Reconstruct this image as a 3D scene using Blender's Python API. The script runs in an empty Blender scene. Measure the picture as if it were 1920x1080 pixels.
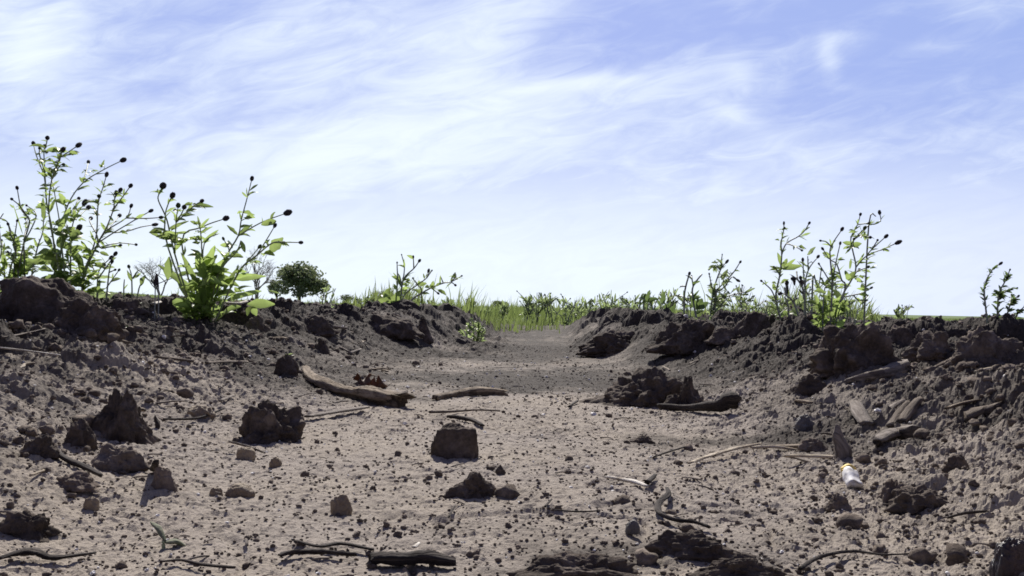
import bpy, math, random
import numpy as np
from mathutils import Vector, Matrix, Euler

C = bpy.context.scene
COL = C.collection
random.seed(7)
RNG = np.random.default_rng(11)

# ------------------------------------------------------------------ camera
F = 1850.0            # focal length in pixels of the 1920 wide frame
CAM_H = 0.15
PITCH = math.atan(35.0 / F)
cam_data = bpy.data.cameras.new("camera")
cam_data.sensor_width = 36.0
cam_data.lens = 36.0 * F / 1920.0
cam_data.clip_start = 0.02
cam_data.clip_end = 20000.0
cam = bpy.data.objects.new("camera", cam_data)
COL.objects.link(cam)
cam.location = (0, 0, CAM_H)
ROLL = math.radians(1.2)
cam.rotation_euler = (Euler((math.radians(90) + PITCH, 0, 0)).to_matrix() @ Matrix.Rotation(ROLL, 3, 'Z')).to_euler()
C.camera = cam
C.render.resolution_x, C.render.resolution_y = 1024, 576
C.view_settings.view_transform = 'Standard'
C.view_settings.look = 'None'
C.view_settings.exposure = 0.35
C.view_settings.gamma = 1.0
C.cycles.filter_width = 1.7
C.cycles.max_bounces = 6
C.cycles.transparent_max_bounces = 8
C.cycles.use_denoising = True

# ------------------------------------------------------------------ sun
SUN_EL = math.radians(42)
SUN_AZ = math.radians(-4)      # from +Y (view direction) towards +X
sd = bpy.data.lights.new("sun", 'SUN')
sd.energy = 5.0
sd.angle = math.radians(0.5)
sd.color = (1.0, 0.95, 0.87)
sun = bpy.data.objects.new("sun", sd)
COL.objects.link(sun)
sdir = Vector((math.sin(SUN_AZ) * math.cos(SUN_EL), math.cos(SUN_AZ) * math.cos(SUN_EL), math.sin(SUN_EL)))
sun.rotation_euler = sdir.to_track_quat('Z', 'Y').to_euler()
sun.location = sdir * 50


# ------------------------------------------------------------------ node helper
class NT:
    def __init__(s, tree):
        s.t = tree; s.n = tree.nodes; s.l = tree.links

    def node(s, typ, ins=None, **props):
        n = s.n.new(typ)
        for k, v in props.items():
            setattr(n, k, v)
        for k, v in (ins or {}).items():
            if isinstance(v, bpy.types.NodeSocket):
                s.l.new(v, n.inputs[k])
            else:
                n.inputs[k].default_value = v
        return n

    def m(s, op, a, b=0.0, c=0.0, clamp=False):
        n = s.node('ShaderNodeMath', {0: a, 1: b, 2: c}, operation=op)
        n.use_clamp = clamp
        return n.outputs[0]

    def mix(s, fac, a, b, blend='MIX'):
        n = s.n.new('ShaderNodeMix'); n.data_type = 'RGBA'; n.blend_type = blend
        for i, v in ((0, fac), (6, a), (7, b)):
            if isinstance(v, bpy.types.NodeSocket):
                s.l.new(v, n.inputs[i])
            else:
                if i and len(v) == 3: v = (*v, 1.0)
                n.inputs[i].default_value = v
        return n.outputs[2]

    def ramp(s, fac, lo, hi):
        n = s.node('ShaderNodeMapRange', {0: fac, 1: lo, 2: hi, 3: 0.0, 4: 1.0})
        n.interpolation_type = 'SMOOTHSTEP'
        return n.outputs[0]


# ------------------------------------------------------------------ sky (world)
W = bpy.data.worlds.new("World"); C.world = W
W.use_nodes = True
W.node_tree.nodes.clear()
g = NT(W.node_tree)
sky = g.node('ShaderNodeTexSky')
sky.sky_type = 'NISHITA'; sky.sun_disc = False
sky.sun_elevation = SUN_EL; sky.sun_rotation = SUN_AZ
sky.air_density = 1.0; sky.dust_density = 0.6; sky.ozone_density = 2.0
SKY_STR = 0.055
tc = g.node('ShaderNodeTexCoord')
sep = g.node('ShaderNodeSeparateXYZ', {0: tc.outputs['Generated']})
dx, dy, dz = sep.outputs
ys = g.m('MAXIMUM', dy, 0.08)
X = g.m('DIVIDE', dx, ys)
Z = g.m('DIVIDE', dz, ys)
front = g.ramp(dy, 0.05, 0.5)
# wispy noise, streaked along a rising diagonal
comb = g.node('ShaderNodeCombineXYZ', {0: X, 1: Z, 2: 0.0})
tilt = g.node('ShaderNodeMapping', {0: comb.outputs[0], 'Rotation': (0, 0, math.radians(-20))})
rot = g.node('ShaderNodeMapping', {0: tilt.outputs[0], 'Scale': (3.2, 12.0, 1.0)})
n1 = g.node('ShaderNodeTexNoise', {'Vector': rot.outputs[0], 'Scale': 1.6, 'Detail': 7.0, 'Roughness': 0.55, 'Distortion': 0.55})
tilt2 = g.node('ShaderNodeMapping', {0: comb.outputs[0], 'Rotation': (0, 0, math.radians(-13))})
rot2 = g.node('ShaderNodeMapping', {0: tilt2.outputs[0], 'Location': (3.1, 1.7, 0), 'Scale': (10.0, 36.0, 1.0)})
n2 = g.node('ShaderNodeTexNoise', {'Vector': rot2.outputs[0], 'Scale': 1.2, 'Detail': 8.0, 'Roughness': 0.62, 'Distortion': 1.3})
nz = g.m('ADD', g.m('MULTIPLY', g.m('SUBTRACT', n1.outputs[0], 0.5), 1.0), g.m('MULTIPLY', g.m('SUBTRACT', n2.outputs[0], 0.5), 1.0))


def lobe(px, py, wx, wy, ang, amp):
    """a soft elliptical patch of cloud (amp > 0) or of clear sky (amp < 0) in a direction of the sky"""
    x0 = (px - 960) / F; z0 = (575 - py) / F
    a = math.radians(ang); ca, sa = math.cos(a), math.sin(a)
    ex = g.m('SUBTRACT', X, x0); ez = g.m('SUBTRACT', Z, z0)
    u = g.m('DIVIDE', g.m('ADD', g.m('MULTIPLY', ex, ca), g.m('MULTIPLY', ez, sa)), wx / F)
    v = g.m('DIVIDE', g.m('SUBTRACT', g.m('MULTIPLY', ez, ca), g.m('MULTIPLY', ex, sa)), wy / F)
    q = g.m('ADD', g.m('MULTIPLY', u, u), g.m('MULTIPLY', v, v))
    return g.m('MULTIPLY', g.m('POWER', 2.718, g.m('MULTIPLY', q, -1.0)), amp)


LOBES = [(40, 110, 130, 100, -20, 0.55), (840, 60, 210, 60, 12, 0.55), (800, 230, 420, 90, 8, 0.5), (620, 330, 520, 70, 4, 0.35),
         (1480, 290, 480, 60, 16, 0.4), (1000, 160, 130, 16, 5, 0.35), (1550, 100, 22, 50, 10, 0.45), (1570, 55, 50, 18, 10, 0.35),
         (1760, 70, 90, 20, 2, 0.28), (1380, 130, 30, 26, -35, 0.25), (480, 70, 120, 36, 10, 0.3), (1370, 205, 60, 20, -25, 0.35),
         (1130, 145, 90, 14, 3, 0.3),
         (1700, 150, 330, 110, 10, -0.55), (1180, 70, 180, 60, 10, -0.4), (320, 40, 220, 40, 5, -0.2), (200, 185, 260, 22, 2, -0.18),
         (520, 220, 180, 22, 8, -0.3), (1450, 20, 500, 60, 0, -0.4)]
cov = nz
for L in LOBES:
    cov = g.m('ADD', cov, lobe(*L))
cov = g.ramp(g.m('ADD', cov, 0.60), 0.0, 1.5)
hz = g.m('SUBTRACT', 1.0, g.ramp(Z, 0.02, 0.24))
cov = g.m('MAXIMUM', cov, g.m('MULTIPLY', hz, g.m('ADD', 0.98, g.m('MULTIPLY', g.m('SUBTRACT', n2.outputs[0], 0.5), 0.5))))
front = g.m('MULTIPLY', front, g.m('SUBTRACT', 1.0, g.m('MULTIPLY', g.ramp(Z, 0.40, 1.1), 0.8)))
cov = g.m('MULTIPLY', cov, front)
skyc = g.node('ShaderNodeVectorMath', {0: sky.outputs[0], 1: (SKY_STR * 1.30, SKY_STR * 0.93, SKY_STR * 1.12)}, operation='MULTIPLY').outputs[0]
blue = g.mix(g.m('MULTIPLY', front, 0.75), skyc, (0.30, 0.415, 0.76))
warmth = g.ramp(X, -0.5, 0.6)
cloudc = g.mix(warmth, (0.715, 0.79, 0.86), (0.70, 0.77, 0.86))
cloudc = g.mix(g.m('MULTIPLY', hz, g.ramp(X, 0.1, 0.55)), cloudc, (0.63, 0.69, 0.84))
final = g.mix(cov, blue, cloudc)
bg = g.node('ShaderNodeBackground', {0: final, 1: 1.0})
wo = g.node('ShaderNodeOutputWorld', {0: bg.outputs[0]})


# ------------------------------------------------------------------ numpy noise
def h32(ix, iy, iz, seed):
    with np.errstate(over='ignore'):
        h = (ix.astype(np.int64).astype(np.uint32) * np.uint32(374761393) + iy.astype(np.int64).astype(np.uint32) * np.uint32(668265263)
             + iz.astype(np.int64).astype(np.uint32) * np.uint32(2147483647) + np.uint32((seed * 974711 + 12345) & 0xffffffff))
        h = (h ^ (h >> np.uint32(13))) * np.uint32(1274126177)
        h = (h ^ (h >> np.uint32(16))) * np.uint32(2246822519)
        h = h ^ (h >> np.uint32(15))
    return h.astype(np.float64) / 4294967295.0


ZERO = np.zeros(1)


def vn2(x, y, seed=0):
    ix = np.floor(x); iy = np.floor(y); fx = x - ix; fy = y - iy
    fx = fx * fx * fx * (fx * (fx * 6 - 15) + 10); fy = fy * fy * fy * (fy * (fy * 6 - 15) + 10)
    a = h32(ix, iy, ZERO, seed); b = h32(ix + 1, iy, ZERO, seed); c = h32(ix, iy + 1, ZERO, seed); d = h32(ix + 1, iy + 1, ZERO, seed)
    return ((a + (b - a) * fx) * (1 - fy) + (c + (d - c) * fx) * fy) * 2 - 1


def fbm2(x, y, octv=4, seed=0, gain=0.5):
    s = 0; a = 1.0
    for o in range(octv):
        ca, sa = math.cos(0.6 * o), math.sin(0.6 * o)
        s = s + a * vn2((x * ca - y * sa) * 2 ** o + 7.3 * o, (x * sa + y * ca) * 2 ** o - 3.1 * o, seed + o); a *= gain
    return s


def vn3(x, y, z, seed=0):
    i = [np.floor(q) for q in (x, y, z)]; f = [q - k for q, k in zip((x, y, z), i)]
    f = [q * q * (3 - 2 * q) for q in f]
    r = 0
    for a in (0, 1):
        for b in (0, 1):
            for c in (0, 1):
                w = (f[0] if a else 1 - f[0]) * (f[1] if b else 1 - f[1]) * (f[2] if c else 1 - f[2])
                r = r + w * h32(i[0] + a, i[1] + b, i[2] + c, seed)
    return r * 2 - 1


def fbm3(p, octv=4, seed=0, gain=0.55):
    s = 0; a = 1.0
    for o in range(octv):
        q = p * 2 ** o + 5.17 * o
        s = s + a * vn3(q[:, 0], q[:, 1], q[:, 2], seed + o); a *= gain
    return s


def bumps(x, y, cell, prob, rmin, rmax, asp, seed):
    """rounded lumps scattered on a jittered grid"""
    wx = x + cell * 0.22 * vn2(x / cell * 2.3, y / cell * 2.3, seed + 50)
    wy = y + cell * 0.22 * vn2(x / cell * 2.3 + 9, y / cell * 2.3, seed + 51)
    gx = np.floor(wx / cell); gy = np.floor(wy / cell)
    out = np.zeros_like(x)
    for i in (-1, 0, 1):
        for j in (-1, 0, 1):
            cx = gx + i; cy = gy + j
            r0 = h32(cx, cy, ZERO, seed)
            px = (cx + h32(cx, cy, ZERO, seed + 1)) * cell; py = (cy + h32(cx, cy, ZERO, seed + 2)) * cell
            rr = h32(cx, cy, ZERO, seed + 3)
            r = cell * (rmin + (rmax - rmin) * rr ** 1.5)
            e = 0.75 + 0.6 * h32(cx, cy, ZERO, seed + 4)
            q = ((wx - px) / (r * e)) ** 2 + ((wy - py) * e / r) ** 2
            hgt = np.where(r0 < prob, np.clip(1 - q, 0, 1) ** 0.45 * r * asp * (0.5 + 0.8 * rr), 0)
            out = np.maximum(out, hgt)
    return out


def sstep(a, b, x):
    t = np.clip((x - a) / (b - a), 0, 1)
    return t * t * (3 - 2 * t)


# ------------------------------------------------------------------ ground height
def xc(y):
    return 0.045 * np.minimum(y, 12) - 0.05


def terrain(x, y, level=1):
    """height of the soil. level 0: smooth, 1: lumps, 2: with all the crumbs"""
    u = x - xc(y)
    wob = 0.05 * vn2(y * 1.1, x * 0 + 3.3, 3) + 0.02 * vn2(y * 3.7, x * 0, 4)
    uu = np.abs(u) + wob
    left = u < 0
    yy = sstep(1.5, 2.9, y)
    y3 = sstep(2.4, 3.7, y)
    lo = np.where(left, 0.19 + 0.10 * yy, 0.19 - 0.04 * yy - 0.03 * y3); hi = np.where(left, 0.74 - 0.10 * yy - 0.12 * y3, 0.66 - 0.24 * yy - 0.16 * y3)
    rise = sstep(lo, hi, uu)
    fade = 1 - sstep(5.5, 8.5, y)                       # the ridges level out where the grass begins
    fade = np.where(y < 0, 1.0, fade)
    hr = np.where(left, 0.108, 0.094)
    z = rise * hr * fade
    z = z - rise * 0.03 * sstep(1.2, 2.6, uu) * fade   # ridge crests fall away into the next row
    rough = (0.15 + 0.82 * np.where(left, sstep(0.10, 0.66, uu), sstep(0.08, 0.55, uu))) * (0.35 + 0.65 * fade)
    rough = np.maximum(rough, 0.85 * sstep(2.2, 3.4, y) * (1 - 0.7 * sstep(7, 9, y)) * (0.30 + 0.7 * sstep(0.08, 0.25, uu)))
    far = sstep(10, 60, np.hypot(x, y))
    if level >= 1:
        z = z + (1 - far) * rough * (0.016 * fbm2(x * 3.1, y * 3.1, 3, 10) + 0.007 * fbm2(x * 13, y * 13, 3, 20))
        z = z + 0.006 * fbm2(x * 2.2, y * 2.2, 2, 15) * (1 - rough)
        near = np.hypot(x, y) < 12
        rg = np.where(y > 2.2, sstep(lo + 0.04, hi, uu), sstep(lo + 0.15, hi + 0.05, uu)) * fade
        zz = np.zeros_like(x)
        if near.any():
            xn, yn = x[near], y[near]
            zz[near] = bumps(xn, yn, 0.15, 0.75, 0.18, 0.45, 0.62, 100) * rg[near] + bumps(xn, yn, 0.07, 0.55, 0.16, 0.48, 0.52, 110) * np.clip(rough[near] * 1.2 - 0.30, 0, 1)
        z = z + zz
    if level >= 2:
        near = np.hypot(x, y) < 12
        if near.any():
            xn, yn = x[near], y[near]; rn = rough[near]
            pt = sstep(-0.5, 0.5, fbm2(xn * 6, yn * 6, 3, 170)) 
            d = (0.02 + 0.75 * rn) * bumps(xn, yn, 0.036, 0.72, 0.14, 0.50, 0.62, 120) * (0.4 + 0.6 * pt)
            d = d + (0.10 + 0.62 * rn) * bumps(xn, yn, 0.0165, 0.7, 0.14, 0.50, 0.72, 130) * (0.45 + 0.75 * pt)
            d = d + (0.18 + 0.9 * rn) * bumps(xn, yn, 0.0085, 0.55 , 0.15, 0.48, 0.8, 140)
            d = d + (0.17 + 0.85 * rn) * 0.0030 * fbm2(xn * 70, yn * 70, 5, 150, 0.68)
            # drying cracks and shallow pits
            d = d - 0.004 * (1 - rn) * sstep(0.86, 1.0, 1 - np.abs(vn2(xn * 9 + 0.5 * vn2(xn * 25, yn * 25, 7), yn * 9, 160))) * sstep(0.1, 0.5, vn2(xn * 4, yn * 4, 161))
            z[near] += d
    # the fields beyond
    r = np.hypot(x, y)
    z = z + sstep(12, 70, r) * (0.05 + 0.6 * sstep(-0.18, -0.5, x / np.maximum(np.abs(y), 1.0)) * (y > 0))
    z = z + far * 0.12 * vn2(x * 0.03, y * 0.03, 30)
    return z


def T1(x, y, level=1):
    return float(terrain(np.array([x], float), np.array([y], float), level)[0])


RAY_T = np.concatenate([np.geomspace(0.35, 12, 3500), np.geomspace(12.01, 300, 800)])


def ray(px, py):
    a0 = (px - 960) / F; b0 = (540 - py) / F
    a = a0 * math.cos(ROLL) - b0 * math.sin(ROLL); b = a0 * math.sin(ROLL) + b0 * math.cos(ROLL)
    cp, sp = math.cos(PITCH), math.sin(PITCH)
    return np.array([a, cp - b * sp, sp + b * cp])


def hit(px, py):
    """where the line of sight through a pixel of the photograph meets the soil"""
    d = ray(px, py)
    x = d[0] * RAY_T; y = d[1] * RAY_T; z = CAM_H + d[2] * RAY_T
    h = terrain(x, y, 1)
    k = np.argmax(z < h)
    if not (z < h).any():
        k = np.argmin(np.abs(z - h)[:3000])
    return Vector((x[k], y[k], h[k]))


def at_depth(px, py, d):
    r = ray(px, py); t = d / r[1]
    return Vector((r[0] * t, d, CAM_H + r[2] * t))


# ------------------------------------------------------------------ objects
def tag(o, label=None, cat=None, group=None, kind=None):
    if label: o['label'] = label
    if cat: o['category'] = cat
    if group: o['group'] = group
    if kind: o['kind'] = kind
    return o


def mesh_obj(name, verts, faces, mat, parent=None, smooth=True, attrs=None, loc=None):
    me = bpy.data.meshes.new(name)
    V = np.asarray(verts, dtype=np.float32).reshape(-1, 3)
    me.vertices.add(len(V)); me.vertices.foreach_set('co', V.ravel())
    if isinstance(faces, np.ndarray):
        n = faces.shape[1]; flat = faces.astype(np.int32).ravel(); cnt = np.full(len(faces), n, np.int32)
    else:
        cnt = np.array([len(f) for f in faces], np.int32); flat = np.array([i for f in faces for i in f], np.int32)
    me.loops.add(len(flat)); me.loops.foreach_set('vertex_index', flat)
    me.polygons.add(len(cnt))
    st = np.zeros(len(cnt), np.int32); st[1:] = np.cumsum(cnt)[:-1]
    me.polygons.foreach_set('loop_start', st); me.polygons.foreach_set('loop_total', cnt)
    me.polygons.foreach_set('use_smooth', np.full(len(cnt), smooth, bool))
    for k, a in (attrs or {}).items():
        a = np.asarray(a, np.float32)
        if a.ndim == 1:
            at = me.attributes.new(k, 'FLOAT', 'POINT'); at.data.foreach_set('value', a)
        else:
            at = me.attributes.new(k, 'FLOAT_VECTOR', 'POINT'); at.data.foreach_set('vector', a.ravel())
    me.update(calc_edges=True); me.validate()
    me.materials.append(mat)
    o = bpy.data.objects.new(name, me); COL.objects.link(o)
    if parent: o.parent = parent
    if loc is not None: o.location = loc
    return o


def empty(name, loc, label, cat, group=None):
    o = bpy.data.objects.new(name, None); COL.objects.link(o)
    o.empty_display_size = 0.05
    o.location = loc
    return tag(o, label, cat, group)


# ------------------------------------------------------------------ materials
def new_mat(name):
    m = bpy.data.materials.new(name); m.use_nodes = True
    m.node_tree.nodes.clear()
    return m, NT(m.node_tree)


def finish(t, bsdf):
    t.node('ShaderNodeOutputMaterial', {0: bsdf})


def soil_material():
    m, t = new_mat("soil")
    moist = t.node('ShaderNodeAttribute', attribute_name='moist').outputs['Fac']
    green = t.node('ShaderNodeAttribute', attribute_name='green').outputs['Fac']
    pos = t.node('ShaderNodeNewGeometry').outputs['Position']
    a = t.node('ShaderNodeTexNoise', {'Vector': pos, 'Scale': 14.0, 'Detail': 6.0, 'Roughness': 0.65}).outputs[0]
    b = t.node('ShaderNodeTexNoise', {'Vector': pos, 'Scale': 160.0, 'Detail': 5.0, 'Roughness': 0.7}).outputs[0]
    c = t.node('ShaderNodeTexNoise', {'Vector': pos, 'Scale': 700.0, 'Detail': 3.0, 'Roughness': 0.7}).outputs[0]
    hue = t.node('ShaderNodeTexNoise', {'Vector': pos, 'Scale': 5.0, 'Detail': 3.0}).outputs[0]
    dry = t.mix(t.ramp(hue, 0.35, 0.65), (0.295, 0.256, 0.219), (0.315, 0.270, 0.219))
    dry = t.mix(t.ramp(b, 0.45, 0.72), dry, (0.36, 0.31, 0.265))
    dark = t.mix(t.ramp(b, 0.35, 0.7), (0.038, 0.031, 0.026), (0.082, 0.067, 0.055))
    f = t.m('ADD', moist, t.m('MULTIPLY', t.m('SUBTRACT', a, 0.5), 1.7))
    f = t.m('ADD', f, t.m('MULTIPLY', t.m('SUBTRACT', b, 0.5), 0.8))
    col = t.mix(t.ramp(f, 0.05, 0.95), dry, dark)
    spk = t.ramp(c, 0.60, 0.70)
    col = t.mix(t.m('MULTIPLY', spk, 0.55), col, (0.05, 0.04, 0.033))
    gcol = t.mix(t.node('ShaderNodeTexNoise', {'Vector': pos, 'Scale': 0.6, 'Detail': 6.0}).outputs[0], (0.06, 0.11, 0.025), (0.15, 0.20, 0.06))
    col = t.mix(green, col, gcol)
    bmp = t.node('ShaderNodeBump', {'Height': t.m('ADD', b, t.m('MULTIPLY', c, 0.5)), 'Strength': 0.8, 'Distance': 0.003})
    rough = t.m('SUBTRACT', 0.92, t.m('MULTIPLY', t.ramp(c, 0.62, 0.75), 0.3))
    p = t.node('ShaderNodeBsdfPrincipled', {'Base Color': col, 'Roughness': rough, 'Normal': bmp.outputs[0], 'Specular IOR Level': 0.22})
    finish(t, p.outputs[0])
    return m


def clod_material(name, dark, light, pale=0.0, rough=0.93, spec=0.15):
    m, t = new_mat(name)
    pos = t.node('ShaderNodeNewGeometry').outputs['Position']
    a = t.node('ShaderNodeTexNoise', {'Vector': pos, 'Scale': 35.0, 'Detail': 6.0, 'Roughness': 0.65}).outputs[0]
    b = t.node('ShaderNodeTexNoise', {'Vector': pos, 'Scale': 260.0, 'Detail': 5.0, 'Roughness': 0.7}).outputs[0]
    col = t.mix(t.ramp(t.m('ADD', t.m('MULTIPLY', a, 0.6), t.m('MULTIPLY', b, 0.4)), 0.36, 0.64), dark, light)
    if pale:
        col = t.mix(t.m('MULTIPLY', t.ramp(a, 0.52, 0.7), pale), col, (0.30, 0.25, 0.21))
    bmp = t.node('ShaderNodeBump', {'Height': b, 'Strength': 0.7, 'Distance': 0.003})
    p = t.node('ShaderNodeBsdfPrincipled', {'Base Color': col, 'Roughness': rough, 'Normal': bmp.outputs[0], 'Specular IOR Level': spec})
    finish(t, p.outputs[0])
    return m


def wood_material(name, c1, c2, c3):
    m, t = new_mat(name)
    uv = t.node('ShaderNodeAttribute', attribute_name='grain').outputs['Vector']
    mp = t.node('ShaderNodeMapping', {0: uv, 'Scale': (35.0, 420.0, 420.0)}).outputs[0]
    a = t.node('ShaderNodeTexNoise', {'Vector': mp, 'Scale': 1.0, 'Detail': 5.0, 'Roughness': 0.65, 'Distortion': 0.4}).outputs[0]
    pos = t.node('ShaderNodeNewGeometry').outputs['Position']
    b = t.node('ShaderNodeTexNoise', {'Vector': pos, 'Scale': 60.0, 'Detail': 4.0}).outputs[0]
    col = t.mix(t.ramp(a, 0.35, 0.65), c1, c2)
    col = t.mix(t.m('MULTIPLY', t.ramp(b, 0.52, 0.68), 0.8), col, c3)
    bmp = t.node('ShaderNodeBump', {'Height': a, 'Strength': 1.0, 'Distance': 0.003})
    p = t.node('ShaderNodeBsdfPrincipled', {'Base Color': col, 'Roughness': 0.9, 'Normal': bmp.outputs[0], 'Specular IOR Level': 0.2})
    finish(t, p.outputs[0])
    return m


def leaf_material(name, c1, c2, trans, tw=0.5, rough=0.38):
    m, t = new_mat(name)
    pos = t.node('ShaderNodeNewGeometry').outputs['Position']
    a = t.node('ShaderNodeTexNoise', {'Vector': pos, 'Scale': 45.0, 'Detail': 3.0}).outputs[0]
    isl = t.node('ShaderNodeNewGeometry').outputs['Random Per Island']
    f = t.m('ADD', t.m('MULTIPLY', t.ramp(a, 0.35, 0.65), 0.35), t.m('MULTIPLY', isl, 0.65))
    col = t.mix(f, c1, c2)
    old = t.ramp(isl, 0.90, 0.93)                     # a few leaves have yellowed
    col = t.mix(t.m('MULTIPLY', old, 0.6), col, (0.22, 0.17, 0.06))
    p = t.node('ShaderNodeBsdfPrincipled', {'Base Color': col, 'Roughness': rough, 'Specular IOR Level': 0.35})
    tcol = t.mix(f, tuple(q * 0.55 for q in trans), trans)
    tr = t.node('ShaderNodeBsdfTranslucent', {0: tcol})
    mx = t.node('ShaderNodeMixShader', {0: tw, 1: p.outputs[0], 2: tr.outputs[0]})
    finish(t, mx.outputs[0])
    return m


def plain_material(name, c1, c2, scale=80.0, rough=0.7, spec=0.3, bump=0.3):
    m, t = new_mat(name)
    pos = t.node('ShaderNodeNewGeometry').outputs['Position']
    a = t.node('ShaderNodeTexNoise', {'Vector': pos, 'Scale': scale, 'Detail': 4.0}).outputs[0]
    col = t.mix(t.ramp(a, 0.35, 0.65), c1, c2)
    bmp = t.node('ShaderNodeBump', {'Height': a, 'Strength': bump, 'Distance': 0.002})
    p = t.node('ShaderNodeBsdfPrincipled', {'Base Color': col, 'Roughness': rough, 'Normal': bmp.outputs[0], 'Specular IOR Level': spec})
    finish(t, p.outputs[0])
    return m


M_SOIL = soil_material()
M = dict(
    clod=clod_material("clod_soil", (0.085, 0.067, 0.054), (0.19, 0.155, 0.128), 0.5),
    dark=clod_material("dark_clod_soil", (0.052, 0.041, 0.033), (0.125, 0.100, 0.082), 0.4),
    pale=clod_material("pale_clod_soil", (0.11, 0.085, 0.068), (0.24, 0.195, 0.16), 0.6),
    stone=clod_material("tan_stone", (0.16, 0.12, 0.085), (0.34, 0.27, 0.18), 0.3, 0.7, 0.3),
    grey=clod_material("grey_stone", (0.10, 0.092, 0.085), (0.20, 0.185, 0.17), 0.2, 0.65, 0.3),
    wet=clod_material("wet_clod_soil", (0.018, 0.014, 0.016), (0.05, 0.03, 0.03), 0.0, 0.28, 0.5),
    wood=wood_material("weathered_wood", (0.12, 0.09, 0.062), (0.30, 0.245, 0.185), (0.08, 0.06, 0.045)),
    pale_wood=wood_material("pale_straw", (0.36, 0.30, 0.22), (0.55, 0.48, 0.38), (0.24, 0.19, 0.14)),
    grey_wood=wood_material("grey_wood", (0.15, 0.125, 0.105), (0.27, 0.235, 0.205), (0.09, 0.072, 0.06)),
    bark=wood_material("dark_bark", (0.03, 0.024, 0.022), (0.075, 0.062, 0.054), (0.03, 0.024, 0.02)),
    brown=wood_material("brown_wood", (0.10, 0.078, 0.060), (0.20, 0.165, 0.135), (0.07, 0.05, 0.038)),
    white=wood_material("bleached_wood", (0.5, 0.45, 0.38), (0.75, 0.71, 0.64), (0.25, 0.2, 0.15)),
    leaf=leaf_material("weed_leaf", (0.075, 0.14, 0.03), (0.14, 0.215, 0.06), (0.42, 0.55, 0.17), 0.62),
    leaf_pale=leaf_material("pale_weed_leaf", (0.11, 0.17, 0.06), (0.17, 0.24, 0.10), (0.38, 0.48, 0.20), 0.6),
    leaf_dark=leaf_material("dark_weed_leaf", (0.06, 0.10, 0.04), (0.10, 0.15, 0.06), (0.20, 0.29, 0.09), 0.5),
    withered=leaf_material("withered_leaf", (0.02, 0.018, 0.02), (0.04, 0.034, 0.034), (0.04, 0.03, 0.03), 0.15, 0.7),
    dry_leaf=leaf_material("dry_brown_leaf", (0.09, 0.045, 0.025), (0.16, 0.085, 0.045), (0.25, 0.10, 0.04), 0.35, 0.6),
    stem=plain_material("green_stem", (0.22, 0.27, 0.14), (0.30, 0.34, 0.20), 60, 0.5, 0.4),
    stem_grey=plain_material("grey_green_stem", (0.22, 0.24, 0.20), (0.30, 0.32, 0.27), 60, 0.5, 0.4),
    head=plain_material("seed_head_dark", (0.022, 0.022, 0.028), (0.07, 0.062, 0.060), 900, 0.75, 0.2, 1.0),
    head_green=plain_material("seed_head_green", (0.05, 0.08, 0.025), (0.09, 0.12, 0.04), 900, 0.7, 0.2, 1.0),
    grass=leaf_material("field_grass", (0.10, 0.155, 0.045), (0.20, 0.23, 0.09), (0.28, 0.36, 0.11), 0.5, 0.55),
    sprout=plain_material("dusty_sprout", (0.12, 0.135, 0.085), (0.20, 0.20, 0.14), 300, 0.8, 0.2, 0.5),
    tree=leaf_material("tree_leaves", (0.13, 0.17, 0.10), (0.20, 0.25, 0.14), (0.32, 0.38, 0.19), 0.3, 0.6),
    tree_grey=leaf_material("grey_bush_leaves", (0.14, 0.145, 0.135), (0.2, 0.2, 0.19), (0.2, 0.2, 0.17), 0.3, 0.7),
    trunk=plain_material("tree_trunk", (0.05, 0.042, 0.035), (0.085, 0.07, 0.06), 8, 0.9, 0.1),
    trunk_grey=plain_material("bare_branches", (0.24, 0.22, 0.21), (0.32, 0.30, 0.29), 8, 0.9, 0.1),
    paper=plain_material("white_paper", (0.60, 0.57, 0.53), (0.84, 0.83, 0.82), 160, 0.6, 0.3, 0.3),
    filter=plain_material("yellow_filter", (0.75, 0.55, 0.16), (0.82, 0.64, 0.25), 500, 0.7, 0.2, 0.3),
    ash=plain_material("charred_end", (0.03, 0.03, 0.04), (0.10, 0.10, 0.12), 700, 0.9, 0.1, 0.6),
)


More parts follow.
